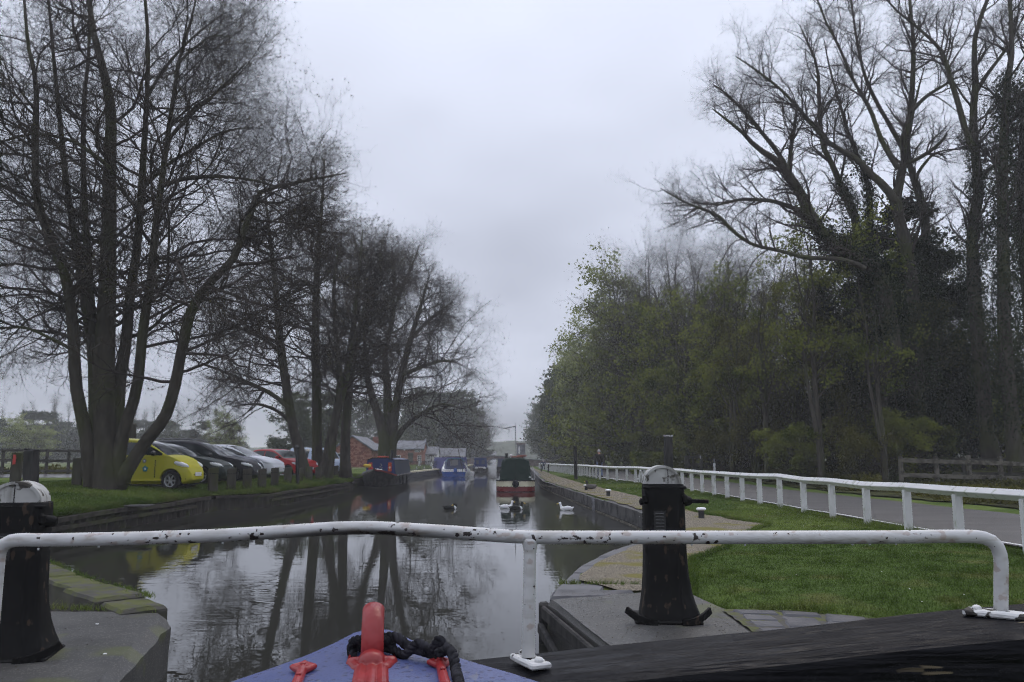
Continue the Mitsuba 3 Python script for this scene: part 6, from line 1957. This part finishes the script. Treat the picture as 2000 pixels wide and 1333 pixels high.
for i, u in enumerate((814, 828, 845)):
    k = thing('picket_post', ('first', 'second', 'third')[i] + ' little white post behind the quay railings', 'post')
    put('shaft', bar(at(u, 917, 88), at(u, 911, 88), .09), 'm_whiteplain', k)
k = thing('lamp_mast', 'pair of thin pale masts standing among the far boats', 'mast')
put('mast', tube([at(922, 899, 98) - [0, 0, 1], at(922, 879, 98)], .035, 6), 'm_grey', k)
put('mast', tube([at(926, 899, 98) - [0, 0, 1], at(926, 880, 98)], .035, 6), 'm_grey', k)
put('crossbar', bar(at(922, 880, 98), at(926, 880, 98), .05), 'm_grey', k)

# ------------------------------------------------------------------ people, dog, ducks


def person(label, o, H, yaw, J, mats, hair=None, coat=True):
    k = thing('person', label, 'person')
    s = H / 1.76

    def W(m):
        return move(m, o, yaw, s=s)
    g = lambda n: np.array(J[n], float)
    legs = []
    for sd in ('l', 'r'):
        legs += [(g('hip' + sd), .098, g('knee' + sd), .066), (g('knee' + sd), .066, g('ank' + sd), .046)]
    legs += [(g('hipl'), .10, g('hipr'), .10), (g('pel'), .13, g('hipl'), .10)]
    body = list(legs) + [(g('pel'), .13, g('chest'), .15), (g('chest'), .15, g('neck'), .075), (g('chest'), .12, g('shl'), .075), (g('chest'), .12, g('shr'), .075), (g('neck'), .058, g('head'), .075)]
    for sd in ('l', 'r'):
        body += [(g('sh' + sd), .068, g('elb' + sd), .05), (g('elb' + sd), .048, g('wri' + sd), .034)]
        h = g('wri' + sd)
        d = unit(h - g('elb' + sd))
        body += [(h, .032, h + d * .07, .03)]
        for q, ln in ((-.024, .075), (-.008, .09), (.008, .085), (.024, .065)):
            body += [(h + d * .07 + [0, q, 0], .011, h + d * (.07 + ln) + [.01, q, 0], .008)]
        body += [(h + d * .03 + [.0, .03, 0], .012, h + d * .08 + [.02, .05, 0], .009)]
        f = g('ank' + sd)
        body += [(f, .045, f + [0, .15, -.045], .032)]
    hd = g('head')
    body += [(hd, .088, hd + [0, .012, .085], .088), (hd + [0, .06, .02], .05, hd + [0, .075, -.02], .04)]
    put('body', W(blend(body, .05, 6)), 'm_skin', k, smooth=True)
    tr = [(a, ra + .018, b, rb + .02) for a, ra, b, rb in legs]
    put('trousers', W(blend(tr, .07, 5)), mats[1], k, smooth=True)
    ct = [(g('pel') + [0, 0, -.06], .165, g('chest'), .185), (g('chest'), .18, g('neck') + [0, 0, -.05], .085), (g('chest'), .14, g('shl'), .095), (g('chest'), .14, g('shr'), .095)]
    for sd in ('l', 'r'):
        e, w_ = g('elb' + sd), g('wri' + sd)
        ct += [(g('sh' + sd), .09, e, .068), (e, .066, w_, .052)]
    put('jacket', W(blend(ct, .07, 5)), mats[0], k, smooth=True)
    for sd in ('l', 'r'):
        f = g('ank' + sd)
        put('shoe', W(blend([(f + [0, -.03, -.02], .055, f + [0, .17, -.05], .042)], .04, 4)), 'm_black', k, smooth=True)
    put('hair', W(cat_([ball(.099, hd + [0, -.018, .06], (1, 1, .95), 2)])), hair or 'm_hair', k, smooth=True)
    for q in (-1, 1):
        put('ear', W(ball(.022, hd + [q * .092, 0, .035], (.5, 1, 1.4), 1)), 'm_skin', k, smooth=True)
        put('eye', W(ball(.011, hd + [q * .034, .088, .055], sub=1)), 'm_black', k, smooth=True)
    put('nose', W(ball(.017, hd + [0, .10, .02], (1, 1.2, 1.6), 1)), 'm_skin', k, smooth=True)
    put('mouth', W(box(.045, .012, .01, hd + [0, .098, -.025])), 'm_redband', k)


walk = dict(pel=(0, 0, .95), chest=(0, .03, 1.28), neck=(0, .04, 1.47), head=(0, .08, 1.58), hipl=(-.09, 0, .90), hipr=(.09, 0, .90), kneel=(-.10, .12, .50), anklel=0, kneer=(.10, .02, .48), ankl=(-.10, .20, .09), ankr=(.10, -.26, .14),
            shl=(-.20, .02, 1.40), shr=(.20, .02, 1.40), elbl=(-.27, -.08, 1.13), wril=(-.27, .0, .88), elbr=(.27, .02, 1.12), wrir=(.26, .14, .90))
p = at(1171, 928, 53.6)
p[2] = float(zr(np.array(p[0]), np.array(p[1]))) + .055
person('grey haired man in a dark jacket and jeans walking away along the lane', p, 1.86, .12, walk, ('m_coat', 'm_jeans'))
run_ = dict(pel=(0, 0, .88), chest=(-.05, .02, 1.20), neck=(-.06, .05, 1.40), head=(-.06, .09, 1.52), hipl=(-.09, 0, .84), hipr=(.09, 0, .84), kneel=(-.16, .22, .55), ankl=(-.18, .05, .16), kneer=(.10, -.02, .46), ankr=(.06, -.08, .08),
            shl=(-.23, .02, 1.32), shr=(.15, .02, 1.34), elbl=(-.42, .06, 1.14), wril=(-.56, .14, 1.08), elbr=(.30, -.06, 1.10), wrir=(.32, .10, .98))
p = at(1062, 917, 108)
p[2] = float(zr(np.array(p[0]), np.array(p[1]))) + .01
person('pale haired child in blue running along the far towpath', p, 1.42, .3, run_, ('m_greyblue', 'm_greyblue'))

dg = thing('dog', 'white dog with a dark patch sitting behind the white fence', 'dog')
p = at(1252, 930, 43.5)
p[2] = float(zr(np.array(p[0]), np.array(p[1]))) + .01
Wd = lambda m: move(m, p, -.15, s=1.12)
bones = [((0, .02, .28), .115, (0, -.10, .43), .105), ((0, .10, .15), .13, (0, .02, .28), .115), ((0, -.10, .43), .085, (0, -.14, .55), .07), ((0, -.14, .57), .078, (0, -.16, .60), .07), ((0, -.16, .58), .05, (0, -.26, .545), .034)]
for s_ in (-1, 1):
    bones += [((s_ * .07, -.12, .40), .05, (s_ * .075, -.14, .20), .036), ((s_ * .075, -.14, .20), .034, (s_ * .075, -.15, .04), .028), ((s_ * .075, -.15, .035), .03, (s_ * .075, -.20, .03), .026),
              ((s_ * .10, .10, .17), .085, (s_ * .12, -.04, .17), .055), ((s_ * .12, -.04, .16), .045, (s_ * .12, .08, .06), .032), ((s_ * .12, .08, .045), .032, (s_ * .12, -.06, .03), .026)]
bones += [((0, .20, .08), .04, (.10, .34, .05), .02)]
put('body', Wd(blend(bones, .03, 5)), 'm_whiteplain', dg, smooth=True)
for s_ in (-1, 1):
    put('ear', Wd(blend([((s_ * .06, -.13, .64), .03, (s_ * .095, -.14, .57), .02)], .02, 3)), 'm_black', dg, smooth=True)
put('nose', Wd(ball(.02, (0, -.295, .55), sub=1)), 'm_black', dg, smooth=True)
put('eye_patch', Wd(ball(.036, (.035, -.205, .61), (1, .8, 1), 2)), 'm_black', dg, smooth=True)


def duck(label, u, v, Y, yaw, bodym, headm, breast=None, afloat=True, s=1.0, tuck=False):
    k = thing('duck', label, 'duck')
    p = at(u, v, Y)
    p[2] = -.03 if afloat else .43 + .10
    W = lambda m: move(m, p, yaw, s=s)
    put('body', W(blend([((-.17, 0, .07), .075, (.05, 0, .06), .095), ((.05, 0, .06), .09, (.14, 0, .09), .065), ((-.17, 0, .08), .05, (-.27, 0, .13), .018)], .02, 4)), bodym, k, smooth=True)
    if tuck:
        nk = [((.13, 0, .09), .055, (.19, 0, .17), .04), ((.19, 0, .17), .042, (.13, 0, .20), .044)]
        hd, bl = (.12, 0, .20), ((.08, 0, .17), (.02, 0, .13))
    else:
        nk = [((.13, 0, .08), .055, (.18, 0, .20), .036), ((.18, 0, .20), .036, (.19, 0, .26), .04), ((.19, 0, .265), .042, (.215, 0, .26), .036)]
        hd, bl = (.2, 0, .26), ((.235, 0, .255), (.30, 0, .238))
    put('neck', W(blend(nk, .012, 4)), headm, k, smooth=True)
    if breast:
        put('breast', W(ball(.07, (.135, 0, .085), (1, .95, 1.1), 2)), breast, k, smooth=True)
    put('bill', W(blend([(bl[0], .022, bl[1], .013)], .01, 2)), 'm_bill', k, smooth=True)
    for q in (-1, 1):
        put('wing', W(move(ball(1, (0, 0, 0), (.16, .035, .07), 2), (-.06, q * .075, .10), rz=0)), bodym, k, smooth=True)
    if not afloat:
        for q in (-1, 1):
            put('leg', W(tube([(0, q * .04, .0), (0, q * .04, -.10), (.05, q * .04, -.105)], .012, 6)), 'm_bill', k)


duck('white duck swimming left with a yellow bill, nearest the right wall', 1105, 994, 28.6, math.pi - .1, 'm_whiteplain', 'm_whiteplain')
duck('white duck swimming right, partly hidden by a dark one', 990, 992, 29.6, .15, 'm_whiteplain', 'm_whiteplain')
duck('dark duck with a white breast swimming right in front of the white one', 1009, 993.5, 28.9, .05, 'm_duck_dark', 'm_duck_dark', 'm_whiteplain')
duck('black duck with white breast preening alone in mid canal', 880, 992.5, 29.2, .1, 'm_duck_dark', 'm_duck_dark', 'm_whiteplain', tuck=True)
duck('brown mallard standing by the farthest bollard', 1154, 957, 34.2, 2.4, 'm_duck_grey', 'm_duck_dark', None, False, 1.1)

# ------------------------------------------------------------------ grass blades, daisies, petals
rng = np.random.default_rng(99)


def blades(x, y, zf, h, w, keep=None):
    if keep is not None:
        ok = keep(x, y)
        x, y = x[ok], y[ok]
    n = len(x)
    z = zf(x, y)
    a = rng.uniform(0, 6.283, n)
    hh = h * rng.uniform(.45, 1.3, n) * (.6 + .8 * meshkit.noise(np.c_[x * 1.7, y * 1.7, 0 * x], 4))
    dx, dy = np.cos(a) * w / 2, np.sin(a) * w / 2
    ln = rng.normal(0, .55, (n, 2)) * hh[:, None]
    v = np.stack([np.c_[x - dx, y - dy, z - .005], np.c_[x + dx, y + dy, z - .005], np.c_[x + ln[:, 0], y + ln[:, 1], z + hh]], 1).reshape(-1, 3)
    return v, np.arange(3 * n).reshape(-1, 3)


from shapely import contains_xy
pathp = sg.Polygon(wob(path_in + path_out, .28, 3)).buffer(-.03)
slabp = sg.Polygon([(.3, 3), (.34, 8.65), (1.78, 8.65), (2.05, 7.5), (2.9, 7.12), (3.0, 6.3), (1.9, 6.2), (2.4, 3.9), (2.4, 3)])
roadp = sg.Polygon(rl + rr).buffer(.02)
n = 210000
y = 3.9 + 18 * rng.random(n) ** 1.7
x = rng.uniform(1.4, 7.9, n)
B1 = blades(x, y, zr, .036, .007, lambda x, y: ~contains_xy(pathp, x, y) & ~contains_xy(slabp, x, y) & (x > right_edge(y) + .45) & (x < 7.27) & (np.abs(x / np.maximum(y, .1)) < .72))
n = 50000
y = rng.uniform(20, 62, n)
x = rng.uniform(3.0, 7.7, n)
B2 = blades(x, y, zr, .05, .016, lambda x, y: ~contains_xy(pathp, x, y) & (x < road_left(y) - .05) & (x > right_edge(y) + .5))
y = rng.uniform(6, 60, 24000)
B3 = blades(np.array([fence_x(t) for t in y]) + rng.normal(0, .10, len(y)), y, zr, .10, .012, lambda x, y: x < 7.27)
eb = np.vstack([np.array(sg.LineString(q).segmentize(.012).coords) for q in ([(1.80, 8.66), (1.90, 8.15), (2.05, 7.45), (2.5, 7.40), (3.02, 7.08), (3.0, 6.3)], [tuple(t) for t in wob(path_in + path_out, .28, 3)[len(path_in) * 5:] if t[1] < 24 and t[0] > right_edge(t[1]) + .9])])
eb = np.repeat(eb, 5, 0)
eb = eb[eb[:, 1] < 24] + rng.normal(0, .035, (len(eb[eb[:, 1] < 24]), 2))
B7 = blades(eb[:, 0], eb[:, 1], lambda x, y: zr(x, y) + .03, .065, .008)
cl = np.c_[rng.uniform(2, 7, 260), 6.5 + 12 * rng.random(260)]
cl = np.repeat(cl, 60, 0) + rng.normal(0, .06, (260 * 60, 2))
tj = np.vstack([np.c_[np.linspace(-5, -2.2, 60), np.full(60, 4.22)], np.c_[np.linspace(-4.2, -3.1, 40), np.linspace(7.60, 7.44, 40)], np.c_[np.linspace(.5, 1.25, 30), np.full(30, 8.60)], np.c_[np.linspace(-3.3, -9, 200), np.interp(np.linspace(-3.3, -9, 200), [-9, -8.7, -7.7, -6.6, -5.53, -4.75, -4.05, -3.42, -3.04], [15.2, 14.6, 12.8, 11.4, 10.14, 9.25, 8.53, 7.9, 7.5])]])
tj = tj[rng.random(len(tj)) < .55]
tj = np.repeat(tj, 14, 0) + rng.normal(0, .03, (len(tj) * 14, 2))
B9 = blades(tj[:, 0], tj[:, 1], lambda x, y: np.where(y > 7.7, .49, .425) + 0 * x, .045, .008, lambda x, y: (x < -2.25) | (x > .45))
B8 = blades(cl[:, 0], cl[:, 1], zr, .06, .008, lambda x, y: ~contains_xy(pathp, x, y) & ~contains_xy(slabp, x, y) & (x > right_edge(y) + .5))
struct('lawn_grass', join(B1, B2, B3, B7, B8, B9), 'm_blade', 'short wet grass blades of the lockside lawn', kind='stuff')
n = 150000
y = rng.uniform(14.5, 60, n)
s = rng.random(n) ** 1.5 * 9
cp_ = [sg.Polygon([(-60, 37.6), (-19.5, 38), (-15.6, 33), (-13.6, 29), (-12.6, 29), (-11.6, 34), (-11.6, 50), (-13, 60), (-60, 62)])]
B4 = blades(left_edge(y) - s, y, zl, .07, .016, lambda x, y: ~contains_xy(cp_[0], x, y))
y = rng.uniform(14.5, 52, 45000)
B5 = blades(left_edge(y) - .02 - np.abs(rng.normal(0, .10, len(y))), y, zl, .13, .014)
P_ = np.array([b for b in BP])
px, py = [], []
for u, v0, v1, Y in BP:
    q = hit(u, v0, zl)
    px.append(q[0] + rng.normal(0, .2, 260))
    py.append(q[1] + rng.normal(0, .2, 260))
B6 = blades(np.concatenate(px), np.concatenate(py), zl, .20, .015)
struct('bank_grass', join(B4, B5, B6), 'm_blade', 'rough grass of the left canal bank', kind='stuff')
n = 26
c = np.c_[rng.uniform(1.9, 7, n), 6.5 + rng.random(n) ** 1.5 * 14, np.zeros(n)]
ok = ~contains_xy(pathp, c[:, 0], c[:, 1]) & ~contains_xy(slabp, c[:, 0], c[:, 1])
c = c[ok]
c[:, 2] = zr(c[:, 0], c[:, 1]) + .035
struct('daisies', cat_([lathe([(0, 0), (.008, .002), (0, .006)], 6, q) for q in c]), 'm_whiteplain', 'scattered daisies and petals in the lawn', kind='stuff')
n = 700
c = np.c_[rng.uniform(.4, 2.0, n), rng.uniform(6.2, 8.9, n)]
c2 = np.c_[rng.uniform(-5.2, -2.5, n // 2), rng.uniform(4.3, 7.15, n // 2)]
q = np.vstack([c[contains_xy(sg.Polygon([(.42, 8.1), (.75, 6.2), (1.85, 6.3), (1.95, 7.3), (1.7, 8.5), (.5, 8.55)]), c[:, 0], c[:, 1])], c2[c2[:, 0] < -2.55 - (c2[:, 1] - 4.9) * .25]])
struct('grit', cat_([ball(float(r_), (a, b, .432), (1, 1, .5), 0) for (a, b), r_ in zip(q, rng.uniform(.002, .0065, len(q)))]), 'm_earth', 'loose grit and bud scales on the wet lockside', kind='stuff')
kx = [on(u, v, .43) for u, v in ((190, 1219), (205, 1277))]
struct('petals', cat_([rough(box(.022, .016, .005, p_), .02, .01, i_) for i_, p_ in enumerate(kx)]), 'm_whiteplain', 'pale fallen petals on the lockside stone', kind='stuff')
# ------------------------------------------------------------------ the air
scene['mist'] = {'type': 'homogeneous', 'albedo': rgb(.95, .95, .96), 'sigma_t': .0011}
scene['haze'] = {'type': 'cube', 'to_world': T().translate([0, 700, 14]).scale([1700, 1300, 17]), 'bsdf': {'type': 'null'}, 'interior': {'type': 'ref', 'id': 'mist'}}
labels['haze'] = {'kind': 'stuff', 'label': 'thin damp haze over the canal'}
